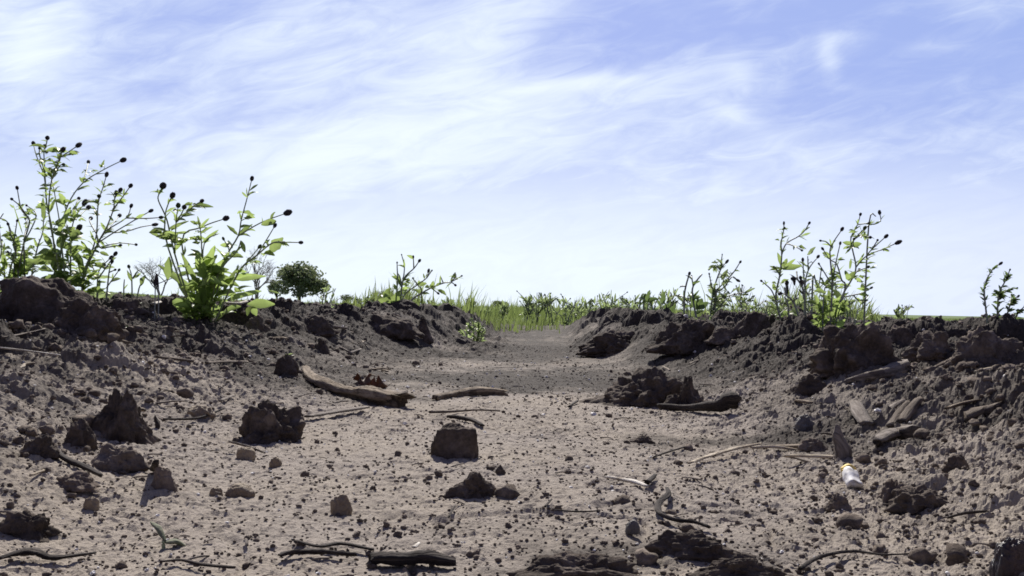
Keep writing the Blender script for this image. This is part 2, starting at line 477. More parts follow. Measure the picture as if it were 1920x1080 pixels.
# ------------------------------------------------------------------ ground sheet
def build_ground():
    OY = -0.45
    rs = [0.03]
    while rs[-1] < 4500:
        r = rs[-1]
        k = 0.06 if r < 0.8 else 0.0021 if r < 2.2 else 0.0030 if r < 4.2 else 0.0055 if r < 12 else 0.03 if r < 100 else 0.12
        rs.append(r * (1 + k))
    rs = np.array(rs)
    th = [0.0]
    while th[-1] < math.pi:
        t = th[-1]
        k = 0.00092 if t < 0.50 else 0.004 if t < 0.7 else 0.05
        th.append(t + k)
    th = np.array(th[:-1]); th = th[th < math.pi - 0.02]
    th = np.concatenate([-th[::-1], th[1:]])
    n, mth = len(rs), len(th)
    R, A = np.meshgrid(rs, th, indexing='ij')
    x = (R * np.sin(A)).ravel(); y = (R * np.cos(A) + OY).ravel()
    z = terrain(x, y, 2)
    idx = np.arange(n * mth).reshape(n, mth)
    nxt = np.roll(idx, -1, axis=1)
    q = np.stack([idx[:-1], nxt[:-1], nxt[1:], idx[1:]], -1).reshape(-1, 4)
    u = x - xc(y); uu = np.abs(u)
    fade = np.where(y > 0, 1 - sstep(5.0, 8.0, y), 1)
    moist = 0.05 + 0.66 * np.where(u > 0, sstep(0.36 - 0.2 * sstep(1.5, 2.6, y), 0.62 - 0.24 * sstep(1.5, 2.6, y), uu), sstep(0.46, 0.80, uu) + 0.52 * sstep(0.18, 0.40, uu)) + 0.20 * sstep(0.22, 0.40, uu) * (u > 0) * fade + 0.26 * fbm2(x * 3.1, y * 3.1, 4, 40)
    # damp hollows across the bottom of the track
    yb = y + 0.16 * fbm2(x * 5, y * 4, 3, 44)
    band = np.exp(-((yb - 2.02 - 0.25 * u) / 0.30) ** 2) * np.exp(-((u + 0.0) / 0.26) ** 2)
    band2 = np.exp(-((y - 3.6) / 0.7) ** 2) * np.exp(-((u) / 0.22) ** 2)
    band3 = np.exp(-((yb - 1.02) / 0.10) ** 2) * np.exp(-((u - 0.24) / 0.20) ** 2)
    moist = moist + 0.75 * band + 0.6 * band2 + 0.62 * band3 + 0.5 * np.exp(-((y - 0.60) / 0.05) ** 2) * np.exp(-((x - 0.06) / 0.11) ** 2) + 0.50 * sstep(0.95, 2.6, y) * (y > 0) + 0.25 * sstep(3.6, 5, y)
    r = np.hypot(x, y)
    green = sstep(7.5, 11, r + 1.2 * vn2(x * 1.2, y * 1.2, 60)) * (y > 0) + sstep(12, 20, r) * (y <= 0)
    V = np.stack([x, y, z], -1)
    faces = q
    o = mesh_obj('ground', V, faces, M_SOIL, smooth=False, attrs={'moist': moist, 'green': np.clip(green, 0, 1)})
    tag(o, kind='structure')
    return o


build_ground()


# ------------------------------------------------------------------ clods and stones
def icosphere(sub):
    t = (1 + 5 ** 0.5) / 2
    v = [(-1, t, 0), (1, t, 0), (-1, -t, 0), (1, -t, 0), (0, -1, t), (0, 1, t), (0, -1, -t), (0, 1, -t), (t, 0, -1), (t, 0, 1), (-t, 0, -1), (-t, 0, 1)]
    v = [np.array(p, float) / np.linalg.norm(p) for p in v]
    f = [(0, 11, 5), (0, 5, 1), (0, 1, 7), (0, 7, 10), (0, 10, 11), (1, 5, 9), (5, 11, 4), (11, 10, 2), (10, 7, 6), (7, 1, 8), (3, 9, 4), (3, 4, 2), (3, 2, 6), (3, 6, 8), (3, 8, 9), (4, 9, 5), (2, 4, 11), (6, 2, 10), (8, 6, 7), (9, 8, 1)]
    for _ in range(sub):
        cache = {}; nf = []
        def mid(a, b):
            k = (min(a, b), max(a, b))
            if k not in cache:
                p = v[a] + v[b]; v.append(p / np.linalg.norm(p)); cache[k] = len(v) - 1
            return cache[k]
        for a, b, c in f:
            ab, bc, ca = mid(a, b), mid(b, c), mid(c, a)
            nf += [(a, ab, ca), (b, bc, ab), (c, ca, bc), (ab, bc, ca)]
        f = nf
    return np.array(v), np.array(f)


ICO0 = icosphere(0)
ICO = {k: icosphere(k) for k in (1, 2, 3, 4, 5)}


def clod_shape(w, d, h, seed, rough=0.3, sub=4, square=0.0, spike=0.0, flare=True):
    v, f = ICO[sub]
    p = v.copy()
    if square:                                            # towards a rounded block
        q = np.abs(p) ** (1 + 0 * p); m = np.max(np.abs(p), axis=1, keepdims=True)
        p = p * (1 - square) + (p / m) * 0.85 * square
    n = fbm3(v * 1.4 + seed * 3.7, 3, seed) * rough * 0.9
    fine = fbm3(v * 3.6 + seed * 1.3, 5, seed + 40, 0.6) * rough * 0.30
    ridg = (1 - np.abs(fbm3(v * 2.6 + seed, 3, seed + 80))) * rough * 0.35
    crumb = np.abs(vn3(v[:, 0] * 8 + seed, v[:, 1] * 8, v[:, 2] * 8, seed + 99)) * rough * 0.2
    p = p * (1 + n + fine + ridg + crumb - rough * 0.2)[:, None]
    if spike:
        up = np.clip(p[:, 2], 0, None)
        p[:, 0] *= 1 - spike * 0.6 * np.clip(up, 0, 1); p[:, 1] *= 1 - spike * 0.6 * np.clip(up, 0, 1)
    ex = np.array([p[:, 0].max() - p[:, 0].min(), p[:, 1].max() - p[:, 1].min(), p[:, 2].max() * 1.28])
    p = p * np.array([w, d, h * 1.28]) / ex
    fl = np.clip(1 - p[:, 2] / (0.55 * h), 0, 1.3) ** 1.5
    if not square > 0.45 and flare:
        an = np.arctan2(p[:, 1], p[:, 0])
        fl = fl * (0.55 + 0.45 * np.sin(an * 3 + seed) * np.sin(an * 5 + seed * 2))
        p[:, 0] *= 1 + 0.38 * fl; p[:, 1] *= 1 + 0.38 * fl
    lowz = -0.28 * h
    p[:, 2] = np.where(p[:, 2] < lowz, lowz + (p[:, 2] - lowz) * 0.15, p[:, 2])
    return p, f


def clod(name, label, px, py, wp, hp, mat='clod', seed=None, rough=0.34, square=0.0, spike=0.0, sub=4, depth=0.8, cat='clod', dist=None, group=None, rot=0.0):
    """px, py: middle of its foot in the photograph; wp, hp: its size there"""
    global _seed
    seed = seed if seed is not None else int(px * 7 + py) % 997
    if dist is None:
        P = hit(px, py)
    else:
        q = at_depth(px, py, dist); P = Vector((q.x, q.y, T1(q.x, q.y)))
    s = P.y / F
    w, h = wp * s, hp * s
    v, f = clod_shape(w, w * depth, h, seed, rough, sub, square, spike, cat != 'stone')
    if rot:
        c, sn = math.cos(rot), math.sin(rot)
        v = np.stack([v[:, 0] * c + v[:, 2] * sn, v[:, 1], -v[:, 0] * sn + v[:, 2] * c], -1)
    P = Vector((P.x, P.y + w * depth * 0.38, P.z + 0.002))
    o = mesh_obj(name, v, f, M[mat], loc=P)
    return tag(o, label, cat, group)


CL = [
    # left ridge
    ('big_clod', 'biggest dark soil clod, at the left edge in front of the tall weeds', 60, 610, 190, 92, 'dark', dict(sub=5, rough=0.25, square=0.35)),
    ('soil_clod', 'dark crumbly clod leaning against the right foot of the biggest clod', 150, 622, 125, 62, 'dark', dict(sub=5, rough=0.4)),
    ('soil_clod', 'low dark clod on the left ridge in front of the round tree', 585, 622, 70, 30, 'dark', {}),
    ('soil_clod', 'wide dark clod along the left ridge below the lone branching weed', 722, 626, 110, 36, 'dark', dict(rough=0.28)),
    ('soil_clod', 'small clod standing upright beside the wide dark clod on the left ridge', 790, 634, 30, 40, 'dark', dict(spike=0.6)),
    ('soil_clod', 'upright knob of soil with a tiny green sprout on its top', 534, 705, 44, 40, 'dark', dict(spike=0.3, square=0.3)),
    ('soil_clod', 'little upright lump of soil to the right of the sprouting knob', 600, 662, 26, 26, 'dark', dict(spike=0.5)),
    ('soil_clod', 'rounded low clod on the left ridge just left of the small round leaf weed', 235, 562, 60, 26, 'dark', dict(dist=1.9)),
    ('soil_clod', 'clod beside the root of the leafy clump on its right', 478, 622, 46, 32, 'clod', {}),
    # left foreground
    ('stump_clod', 'tall dark jagged lump of soil standing in the left foreground', 218, 826, 100, 90, 'dark', dict(sub=5, rough=0.38, spike=0.45)),
    ('soil_clod', 'dark crumbly mound with a broken front, left of the curved log', 500, 830, 125, 74, 'dark', dict(sub=5, rough=0.5)),
    ('soil_clod', 'dark rounded clod just left of the tall jagged lump', 142, 838, 56, 48, 'dark', {}),
    ('soil_clod', 'dark pointed clod by the left edge beside the crooked twig', 70, 858, 70, 38, 'dark', dict(rough=0.4)),
    ('soil_clod', 'brown clod in front of the tall jagged lump', 208, 882, 90, 42, 'clod', {}),
    ('soil_clod', 'round grey brown lump standing below the upright dark splinter', 300, 922, 42, 42, 'pale', dict(rough=0.22)),
    ('soil_clod', 'low clod under the right half of the crooked twig', 130, 918, 70, 26, 'pale', {}),
    ('soil_clod', 'jagged clod near the left edge in the lower corner', 40, 1008, 90, 40, 'dark', dict(rough=0.45)),
    ('stone', 'flat tan stone with a rounded top lying right of the grey brown lump', 446, 936, 56, 22, 'stone', dict(rough=0.12, cat='stone')),
    ('stone', 'small tan stone lying to the left of the flat tan stone', 402, 934, 26, 14, 'stone', dict(rough=0.15, cat='stone')),
    ('stone', 'yellowish stone with a dark front near the bottom of the track', 638, 968, 42, 34, 'stone', dict(rough=0.22, square=0.25, cat='stone')),
    ('stone', 'squarish stone in front of the dark crumbly mound', 458, 864, 36, 20, 'stone', dict(rough=0.2, square=0.3, cat='stone')),
    ('stone', 'little stone right of the squarish stone', 514, 877, 24, 16, 'stone', dict(rough=0.2, cat='stone')),
    ('stone', 'pale stone lying between the tall jagged lump and the dark crumbly mound', 372, 784, 52, 20, 'stone', dict(rough=0.2, square=0.3, cat='stone')),
    ('stone', 'small tan stone near the left edge above the green sprout with two thick leaves', 168, 958, 30, 20, 'stone', dict(rough=0.2, cat='stone')),
    # track
    ('block_clod', 'smooth dark barrel shaped block of soil lying in the middle of the track', 853, 860, 92, 60, 'dark', dict(sub=5, rough=0.12, square=0.5, depth=0.62)),
    ('soil_clod', 'dark crumbly clod in the track in front of the barrel shaped block', 886, 934, 78, 42, 'dark', dict(sub=5, rough=0.45)),
    ('soil_clod', 'tiny dark crumb to the right of the barrel shaped block', 938, 890, 16, 14, 'dark', dict(sub=3)),
    ('stone', 'round smooth brown pebble lying near the bottom of the track', 1187, 1002, 28, 20, 'grey', dict(rough=0.08, cat='stone')),
    ('soil_clod', 'dark flat crumb of soil on the track above the pale long straw', 1208, 832, 36, 12, 'dark', {}),
    ('soil_clod', 'clod with an overhanging dark end at the far right edge of the track', 1160, 660, 130, 40, 'dark', dict(rough=0.4, sub=5)),
    # right ridge
    ('soil_clod', 'long dark crumbly mound on the right side of the track', 1222, 764, 205, 72, 'dark', dict(sub=5, rough=0.42)),
    ('soil_clod', 'pointed dark clod at the right end of the long crumbly mound', 1290, 770, 85, 62, 'dark', dict(sub=5, rough=0.5, spike=0.45)),
    ('soil_clod', 'rough dark clod on the crest of the right ridge behind the long mound', 1300, 652, 120, 52, 'dark', dict(sub=5)),
    ('soil_clod', 'rounded dark clod on the right ridge left of the tall weeds', 1420, 628, 66, 44, 'dark', dict(rough=0.22)),
    ('soil_clod', 'low clod on the right ridge between the two rough dark clods', 1365, 640, 60, 26, 'clod', {}),
    ('soil_clod', 'round dark knob on the skyline of the right ridge just right of the tall weeds', 1630, 610, 56, 36, 'dark', dict(rough=0.18, dist=1.75)),
    ('soil_clod', 'squarish dark knob on the skyline second from the tall weeds', 1695, 612, 56, 38, 'dark', dict(rough=0.35, square=0.3, dist=1.7)),
    ('big_clod', 'large clod with a deep dark hollow under it on the right bank', 1625, 690, 170, 84, 'dark', dict(sub=5, rough=0.4, square=0.2)),
    ('soil_clod', 'flat dark clod on the skyline at the far right under the spiky weed', 1810, 606, 64, 20, 'dark', dict(dist=1.65)),
    ('soil_clod', 'large crumbly clod at the right edge on the bank', 1868, 690, 140, 74, 'clod', dict(sub=5, rough=0.38)),
    ('soil_clod', 'crumbly clod between the hollow clod and the clod at the right edge', 1762, 668, 90, 44, 'clod', dict(sub=5, rough=0.4)),
    ('soil_clod', 'dark clod with a thin flat front below the left end of the hollow clod', 1525, 738, 62, 34, 'dark', {}),
    ('soil_clod', 'lumpy clod broken in two halves lying in the right foreground', 1733, 958, 112, 40, 'clod', dict(sub=5, rough=0.4)),
    ('soil_clod', 'small wedge of soil just left of the lumpy broken clod', 1683, 945, 46, 40, 'pale', dict(rough=0.4)),
    ('soil_clod', 'small dark wedge of soil below the white stub', 1575, 958, 40, 26, 'clod', {}),
    ('soil_clod', 'small dark clod alone on the bare slope near the right edge', 1800, 884, 38, 26, 'dark', {}),
    ('soil_clod', 'small grey pyramid of soil left of the upright grey splinter', 1512, 806, 38, 24, 'grey', dict(spike=0.4)),
    ('soil_clod', 'dark wedge of soil right below the small grey pyramid', 1528, 846, 50, 20, 'clod', {}),
    # bottom edge
    ('soil_clod', 'long black clod along the bottom edge right of the middle', 1310, 1056, 180, 46, 'dark', dict(sub=5, rough=0.36, depth=0.5)),
    ('soil_clod', 'black crumbly clod cut off by the bottom edge in the middle', 1090, 1100, 230, 46, 'dark', dict(sub=5, rough=0.38, depth=0.45)),
    ('soil_clod', 'lower dark clod at the bottom edge under the long black clod', 1400, 1088, 150, 36, 'dark', dict(sub=5, rough=0.36, depth=0.5)),
    ('wet_clod', 'shiny blackish blue lump in the lower right corner', 1905, 1090, 66, 72, 'wet', dict(rough=0.16, square=0.46, sub=5)),
]
for n, lab, px, py, wp, hp, mt, kw in CL:
    clod(n, lab, px, py, wp, hp, mt, **kw)


# ------------------------------------------------------------------ sticks, straws, chips
def tube_mesh(P, R, nseg=10, seed=0, flat=1.0, jag=0.12, up=Vector((0, 0, 1)), sub=5, cap_jag=0.4):
    """an irregular rod along the points P with radii R; flat < 1 squashes it across `up`"""
    P = [Vector(p) for p in P]
    pts, rad = [], []
    for i in range(len(P) - 1):
        p0 = P[max(i - 1, 0)]; p1 = P[i]; p2 = P[i + 1]; p3 = P[min(i + 2, len(P) - 1)]
        for k in range(sub):
            t = k / sub
            pts.append(0.5 * ((2 * p1) + (p2 - p0) * t + (2 * p0 - 5 * p1 + 4 * p2 - p3) * t * t + (3 * p1 - p0 - 3 * p2 + p3) * t ** 3))
            rad.append(R[i] * (1 - t) + R[i + 1] * t)
    pts.append(P[-1]); rad.append(R[-1])
    rnd = random.Random(seed)
    V, G, Fc = [], [], []
    groove = [1 + jag * rnd.uniform(-1.6, 1.0) for _ in range(nseg)]
    s = 0.0
    for i, p in enumerate(pts):
        t = (pts[min(i + 1, len(pts) - 1)] - pts[max(i - 1, 0)]).normalized()
        a = t.cross(up)
        if a.length < 1e-4: a = t.cross(Vector((1, 0, 0)))
        a.normalize(); b = a.cross(t).normalized()
        if i: s += (p - pts[i - 1]).length
        for k in range(nseg):
            an = 2 * math.pi * k / nseg
            r = rad[i] * groove[k] * (1 + 0.6 * jag * math.sin(3 * an + seed) * 0.7 + jag * rnd.uniform(-0.6, 0.6) + jag * math.sin(an + i * 0.5 + seed))
            q = p + a * (math.cos(an) * r) + b * (math.sin(an) * r * flat)
            if i in (0, len(pts) - 1):
                q = q + t * (rnd.uniform(-1, 1) * cap_jag * rad[i])
            V.append(q); G.append((s, an / 6.283 * rad[i] * 4, seed * 0.37))
    n = len(pts)
    for i in range(n - 1):
        for k in range(nseg):
            k2 = (k + 1) % nseg
            Fc.append((i * nseg + k, i * nseg + k2, (i + 1) * nseg + k2, (i + 1) * nseg + k))
    Fc.append(tuple(range(nseg))[::-1]); Fc.append(tuple((n - 1) * nseg + k for k in range(nseg)))
    return V, Fc, G


def stick(name, label, pts, wid, mat='wood', flat=0.8, lift=0.22, jag=0.12, cat='stick', nseg=10, seed=None, lifts=None, sub=5, cap=0.4, smooth=True, group=None):
    seed = seed if seed is not None else int(pts[0][0] + pts[0][1] * 3) % 991
    P, R = [], []
    if not isinstance(wid, (list, tuple)): wid = [wid] * len(pts)
    near = min(hit(*q).y for q in pts)
    def foot(px, py):
        h = hit(px, py)
        if h.y > 1.45 * near:                # the line of sight passes over the ridge: keep to its crest
            q = at_depth(px, py, near * 1.1); h = Vector((q.x, q.y, T1(q.x, q.y)))
        return h
    for i, (px, py) in enumerate(pts):
        h = foot(px, py)
        r = wid[i] * h.y / F * 0.5
        dz = (lifts[i] * h.y / F if lifts else 0)
        # a raised end keeps its place in the photograph: step the foot nearer instead
        if dz:
            h = foot(px, py + lifts[i])
        P.append(Vector((h.x, h.y, h.z + r * flat * lift * 2 + dz + 0.0035))); R.append(r)
    base = P[0].copy()
    V, Fc, G = tube_mesh([p - base for p in P], R, nseg, seed, flat, jag, sub=sub, cap_jag=cap)
    o = mesh_obj(name, V, Fc, M[mat], attrs={'grain': np.array(G)}, loc=base, smooth=smooth)
    return tag(o, label, cat, group)


ST = [
    ('curved_log', 'thick curved piece of weathered wood with a broken right end', [(573, 696), (590, 722), (640, 742), (690, 752), (748, 764)], [12, 26, 32, 40, 46], 'wood', dict(cat='wood piece', nseg=22, jag=0.2, sub=8, flat=0.8, cap=0.9)),
    ('wood_chip', 'flat grey board-like chip lying below the curved log', [(578, 790), (630, 782), (686, 772)], [20, 26, 22], 'grey_wood', dict(flat=0.22, cat='chip', nseg=8, lift=0.8)),
    ('broken_stick', 'short thick stick with a forked left end lying across the track', [(815, 752), (845, 746), (860, 744), (900, 742), (946, 742)], [14, 12, 18, 22, 17], 'wood', dict(nseg=14, jag=0.2, sub=6, cap=0.8)),
    ('thin_stick', 'thin straight stick in front of the forked stick in the track', [(806, 779), (850, 777), (895, 774), (938, 776)], [7, 6, 4, 4], 'brown', {}),
    ('curled_bark', 'small dark curled piece of bark right behind the barrel shaped block', [(838, 787), (862, 789), (885, 794), (906, 804)], [8, 13, 12, 7], 'bark', dict(flat=0.6)),
    ('straw', 'pale straight straw entering from the left edge', [(-30, 667), (40, 674), (112, 683)], [10, 10, 9], 'white', dict(cat='straw', flat=0.35, lift=3.5)),
    ('straw', 'grey straw rising against the foot of the biggest clod', [(4, 645), (40, 636), (84, 624)], [7, 7, 5], 'grey_wood', dict(cat='straw', flat=0.5, lift=1.0)),
    ('thin_stick', 'thin brown twig on the left slope, the left one of a pair end to end', [(292, 675), (325, 679), (362, 684)], [6, 7, 7], 'brown', {}),
    ('thin_stick', 'thin brown twig on the left slope, the right one of a pair end to end', [(386, 686), (420, 684), (464, 683)], [6, 6, 5], 'brown', {}),
    ('long_splinter', 'long pale split straw lying on the right slope', [(1292, 880), (1335, 866), (1380, 853), (1426, 842)], [8, 11, 12, 7], 'pale_wood', dict(cat='straw', flat=0.45, lift=1.3)),
    ('bleached_fragment', 'bleached white splinter of wood near the pebble', [(1138, 903), (1165, 908), (1190, 914), (1214, 921)], [9, 12, 15, 8], 'white', dict(cat='wood piece', flat=0.6)),
    ('crooked_root', 'crooked black root bending in an elbow beside the bleached splinter', [(1250, 925), (1252, 940), (1234, 955), (1234, 972), (1262, 985), (1300, 990), (1330, 1000)], [7, 12, 13, 12, 10, 9, 8], 'bark', dict(cat='root', jag=0.2)),
    ('dark_twig', 'short black twig pointing up from the bleached splinter', [(1212, 916), (1228, 900)], [12, 8], 'bark', {}),
    ('knobbed_stick', 'dark stick with a thick knob at its right end below the pointed clod', [(1234, 770), (1280, 775), (1320, 778), (1345, 778), (1362, 776), (1382, 774)], [10, 14, 22, 26, 40, 36], 'bark', dict(nseg=14, jag=0.13, sub=6, lift=0.6)),
    ('bark_strip', 'thin arched strip of bark on the front of the long crumbly mound', [(1212, 758), (1232, 744), (1258, 733)], [6, 7, 6], 'wood', dict(lift=2.4, cat='bark')),
    ('wood_piece', 'tapering greyish brown stick with a thick end under the hollow clod', [(1584, 722), (1620, 714), (1660, 706), (1696, 697)], [10, 16, 22, 32], 'grey_wood', dict(nseg=14, cat='wood piece', jag=0.2, cap=0.7)),
    ('wood_piece', 'left one of the two dark parallel slats leaning on the right bank', [(1668, 806), (1686, 784), (1704, 762)], [14, 16, 14], 'brown', dict(flat=0.55, cat='slat', nseg=8)),
    ('wood_piece', 'right one of the two dark parallel slats leaning on the right bank', [(1690, 800), (1706, 778), (1726, 758)], [18, 22, 20], 'brown', dict(flat=0.6, cat='slat', nseg=8)),
    ('wood_piece', 'short brown slat left of the two parallel slats', [(1665, 776), (1680, 766), (1694, 757)], [12, 14, 10], 'grey_wood', dict(flat=0.5, cat='slat', nseg=8)),
    ('wood_chunk', 'thick chunk of wood with a lit top and dark front below the parallel slats', [(1645, 846), (1675, 832), (1712, 826)], [22, 30, 32], 'grey_wood', dict(nseg=9, cat='wood piece', jag=0.22, cap=0.7, lift=0.55)),
    ('wood_chunk', 'thick dark chunk of wood on the bank near the right edge', [(1814, 794), (1842, 782), (1874, 774)], [22, 28, 28], 'brown', dict(nseg=9, cat='wood piece', jag=0.22, cap=0.7)),
    ('wood_chip', 'grey upright chip with a rounded top above the grey splinter', [(1624, 806), (1612, 786), (1602, 764)], [30, 34, 22], 'grey_wood', dict(flat=0.25, cat='chip', lift=0.8)),
    ('thin_root', 'thin black root winding along the bottom edge on the right', [(1500, 1082), (1540, 1060), (1600, 1048), (1660, 1054), (1728, 1050)], [9, 9, 7, 5, 3], 'bark', dict(cat='root', jag=0.25, lift=0.6)),
    ('crooked_twig', 'crooked dark twig running down from the pointed clod by the left edge', [(98, 850), (120, 868), (150, 884), (190, 902)], [12, 10, 12, 8], 'bark', dict(jag=0.25)),
    ('dark_twig', 'upright dark splinter standing behind the round grey brown lump', [(288, 890), (290, 884)], [13, 11], 'bark', dict(lifts=[0, 46], cat='splinter')),
    ('thin_stick', 'thin dark twig between the pale stone and the dark crumbly mound', [(306, 793), (370, 791), (420, 772)], [4, 6, 4], 'bark', {}),
    ('small_stick', 'short grey stick pointing at the pale stone', [(412, 758), (436, 748)], [9, 10], 'grey_wood', dict(flat=0.5)),
    ('bark_strip', 'wide black strip of bark at the bottom edge with a frayed top', [(690, 1066), (740, 1064), (800, 1064), (856, 1068)], [34, 40, 42, 26], 'bark', dict(flat=0.55, cat='bark', nseg=12, jag=0.2, sub=8)),
    ('bark_strip', 'narrow black strip of bark at the bottom edge left of the wide strip', [(526, 1056), (560, 1048), (610, 1050), (668, 1052)], [12, 20, 18, 14], 'bark', dict(flat=0.5, cat='bark', jag=0.3, sub=8)),
    ('bark_strip', 'thin dark sliver of bark just above the narrow black strip', [(556, 1026), (600, 1036), (640, 1032), (700, 1042)], [8, 8, 12, 8], 'bark', dict(flat=0.6, cat='bark', jag=0.3)),
    ('splinter', 'small bright frayed splinter standing on the wide black strip', [(776, 1046), (784, 1036)], [10, 8], 'white', dict(flat=0.4, lift=2.0, cat='splinter', cap=1.2)),
    ('bark_strip', 'ragged bluish black strip of bark in the lower left corner', [(0, 1062), (40, 1050), (80, 1056), (110, 1060), (180, 1048)], [10, 26, 24, 18, 8], 'bark', dict(flat=0.6, cat='bark', jag=0.35, sub=8)),
    ('thin_root', 'thin black twig lying along the bottom edge on the left', [(300, 1066), (340, 1064), (380, 1072), (440, 1078)], [5, 6, 8, 6], 'bark', dict(jag=0.3, cat='twig')),
    ('small_stick', 'pale sliver of straw near the left edge above the tan stone', [(56, 902), (82, 892)], [5, 5], 'pale_wood', dict(cat='straw')),
    ('dark_twig', 'short thin twig leaning right of the wide damp patch', [(1066, 768), (1082, 757)], [5, 6], 'bark', {}),
    ('thin_stick', 'thin dark twig pointing towards the long pale straw', [(1226, 864), (1262, 852), (1296, 842)], [4, 5, 4], 'bark', {}),
    ('wood_chip', 'white chip of wood beside the root of the leafy clump', [(424, 582), (445, 578), (462, 573)], [9, 10, 8], 'white', dict(flat=0.5, lift=1.2, cat='chip')),
    ('wood_chip', 'small pale chip on the left ridge behind the upright sprout', [(286, 578), (298, 580)], [10, 10], 'white', dict(flat=0.5, lift=1.0, cat='chip')),
    ('small_stick', 'small pale stick on the wide dark clod of the left ridge', [(738, 598), (752, 606)], [4, 4], 'pale_wood', dict(lift=2.5)),
    ('thin_stick', 'dark twig along the foot of the left ridge behind the forked stick', [(620, 620), (650, 624)], [7, 6], 'grey_wood', dict(lift=1.0)),
    ('small_stick', 'forked twig on the slope above the curved log, its left arm', [(636, 653), (655, 664)], [4, 5], 'grey_wood', {}),
    ('small_stick', 'forked twig on the slope above the curved log, its right arm', [(655, 666), (676, 658)], [6, 4], 'grey_wood', {}),
    ('dark_twig', 'short twig in the track above the end of the damp patch', [(1034, 1016 - 70), (1022, 960)], [4, 5], 'bark', {}),
    ('dark_twig', 'tiny black twig in the track to the right of the yellowish stone', [(842, 980), (848, 966), (853, 958)], [4, 6, 3], 'bark', {}),
    ('thin_root', 'thin dark rootlet on the track floor left of the pebble', [(1040, 966), (1080, 970), (1122, 968)], [3, 4, 3], 'bark', dict(cat='root')),
    ('thin_root', 'thin dark rootlet on the bare slope in front of the lumpy broken clod', [(1776, 982), (1812, 974), (1850, 968)], [4, 7, 4], 'bark', dict(cat='root', jag=0.3)),
]
for n, lab, pts, wid, mt, kw in ST:
    stick(n, lab, pts, wid, mt, **kw)


# upright grey splinter by the white stub
def standing(name, label, px, py, wp, hp, mat, lean=(0.05, 0.1), seed=3, cat='splinter'):
    P = hit(px, py); s = P.y / F
    h = hp * s; r = wp * s / 2
    pts = [Vector((0, 0, -0.3 * h)), Vector((lean[0] * h * 0.3, lean[1] * h * 0.3, 0.35 * h)), Vector((lean[0] * h * .7, lean[1] * h * .7, 0.7 * h)), Vector((lean[0] * h, lean[1] * h, h))]
    V, Fc, G = tube_mesh(pts, [r, r * 0.95, r * 0.7, r * 0.2], 8, seed, 0.7, 0.2, up=Vector((0, 1, 0)))
    o = mesh_obj(name, V, Fc, M[mat], attrs={'grain': np.array(G)}, loc=P)
    return tag(o, label, cat)


standing('grey_splinter', 'pointed grey splinter sticking up out of the soil above the white stub', 1580, 864, 34, 66, 'grey_wood', (-0.1, 0.25))
standing('dark_stub', 'dark thin stub of root standing beside the tall jagged lump', 296, 806, 12, 26, 'bark', (-0.3, 0.2), 8, 'root')
standing('pale_root', 'pale rootlet leaning against the front of the tall jagged lump', 252, 812, 9, 62, 'wood', (-0.55, 0.5), 5, 'root')


# white stub
def stub():
    a = hit(1601, 921); b = at_depth(1590, 881, a.y + 0.022) - Vector((0, 0, 0.004))
    r = 29 * a.y / F * 0.5
    a = Vector((a.x, a.y, a.z + r * 0.75)); b = Vector((b.x, b.y, b.z + r * 0.75))
    root = empty('paper_stub', a, 'small white cylindrical stub with a yellow end lying on the soil below the grey splinter', 'litter')
    def piece(name, t0, t1, rr, mat, sd):
        pts = [(b - a) * (t0 + (t1 - t0) * k / 3) for k in range(4)]
        V, Fc, G = tube_mesh(pts, [rr, rr * 0.93, rr * 1.04, rr], 16, sd, 0.72, 0.09, sub=3, cap_jag=0.2)
        return mesh_obj(name, V, Fc, M[mat], root, attrs={'grain': np.array(G)})
    piece('paper_wrap', 0.0, 0.80, r, 'paper', 2)
    piece('filter', 0.80, 1.0, r * 1.02, 'filter', 3)


stub()


# dry leaf fragments curled behind the curved log
def dry_leaf(px, py, wp, hp, label, seed):
    P = hit(px, py); s = P.y / F
    rnd = random.Random(seed)
    n = 9; V, Fc = [], []
    for i in range(n):
        for j in range(n):
            u = i / (n - 1) * 2 - 1; v = j / (n - 1)
            edge = 1 - 0.35 * v + 0.25 * math.sin(v * 9 + seed) * abs(u)
            x = u * wp * s * 0.5 * edge + 0.15 * wp * s * math.sin(v * 3)
            y = 0.35 * wp * s * (u * u) + 0.15 * wp * s * math.sin(u * 4 + seed) + v * 0.25 * wp * s
            z = v * hp * s * (0.8 + 0.3 * math.sin(u * 5 + seed * 2)) - 0.1 * hp * s
            V.append((x, y, z))
    for i in range(n - 1):
        for j in range(n - 1):
            Fc.append((i * n + j, (i + 1) * n + j, (i + 1) * n + j + 1, i * n + j + 1))
    o = mesh_obj('dry_leaf', V, Fc, M['dry_leaf'], loc=P)
    md = o.modifiers.new('thickness', 'SOLIDIFY'); md.thickness = 0.0009
    return tag(o, label, 'leaf')


dry_leaf(704, 730, 32, 28, 'reddish brown curled dry leaf standing behind the right half of the curved log', 3)
dry_leaf(674, 724, 40, 24, 'dark brown crumpled dry leaf just left of the reddish one behind the curved log', 5)


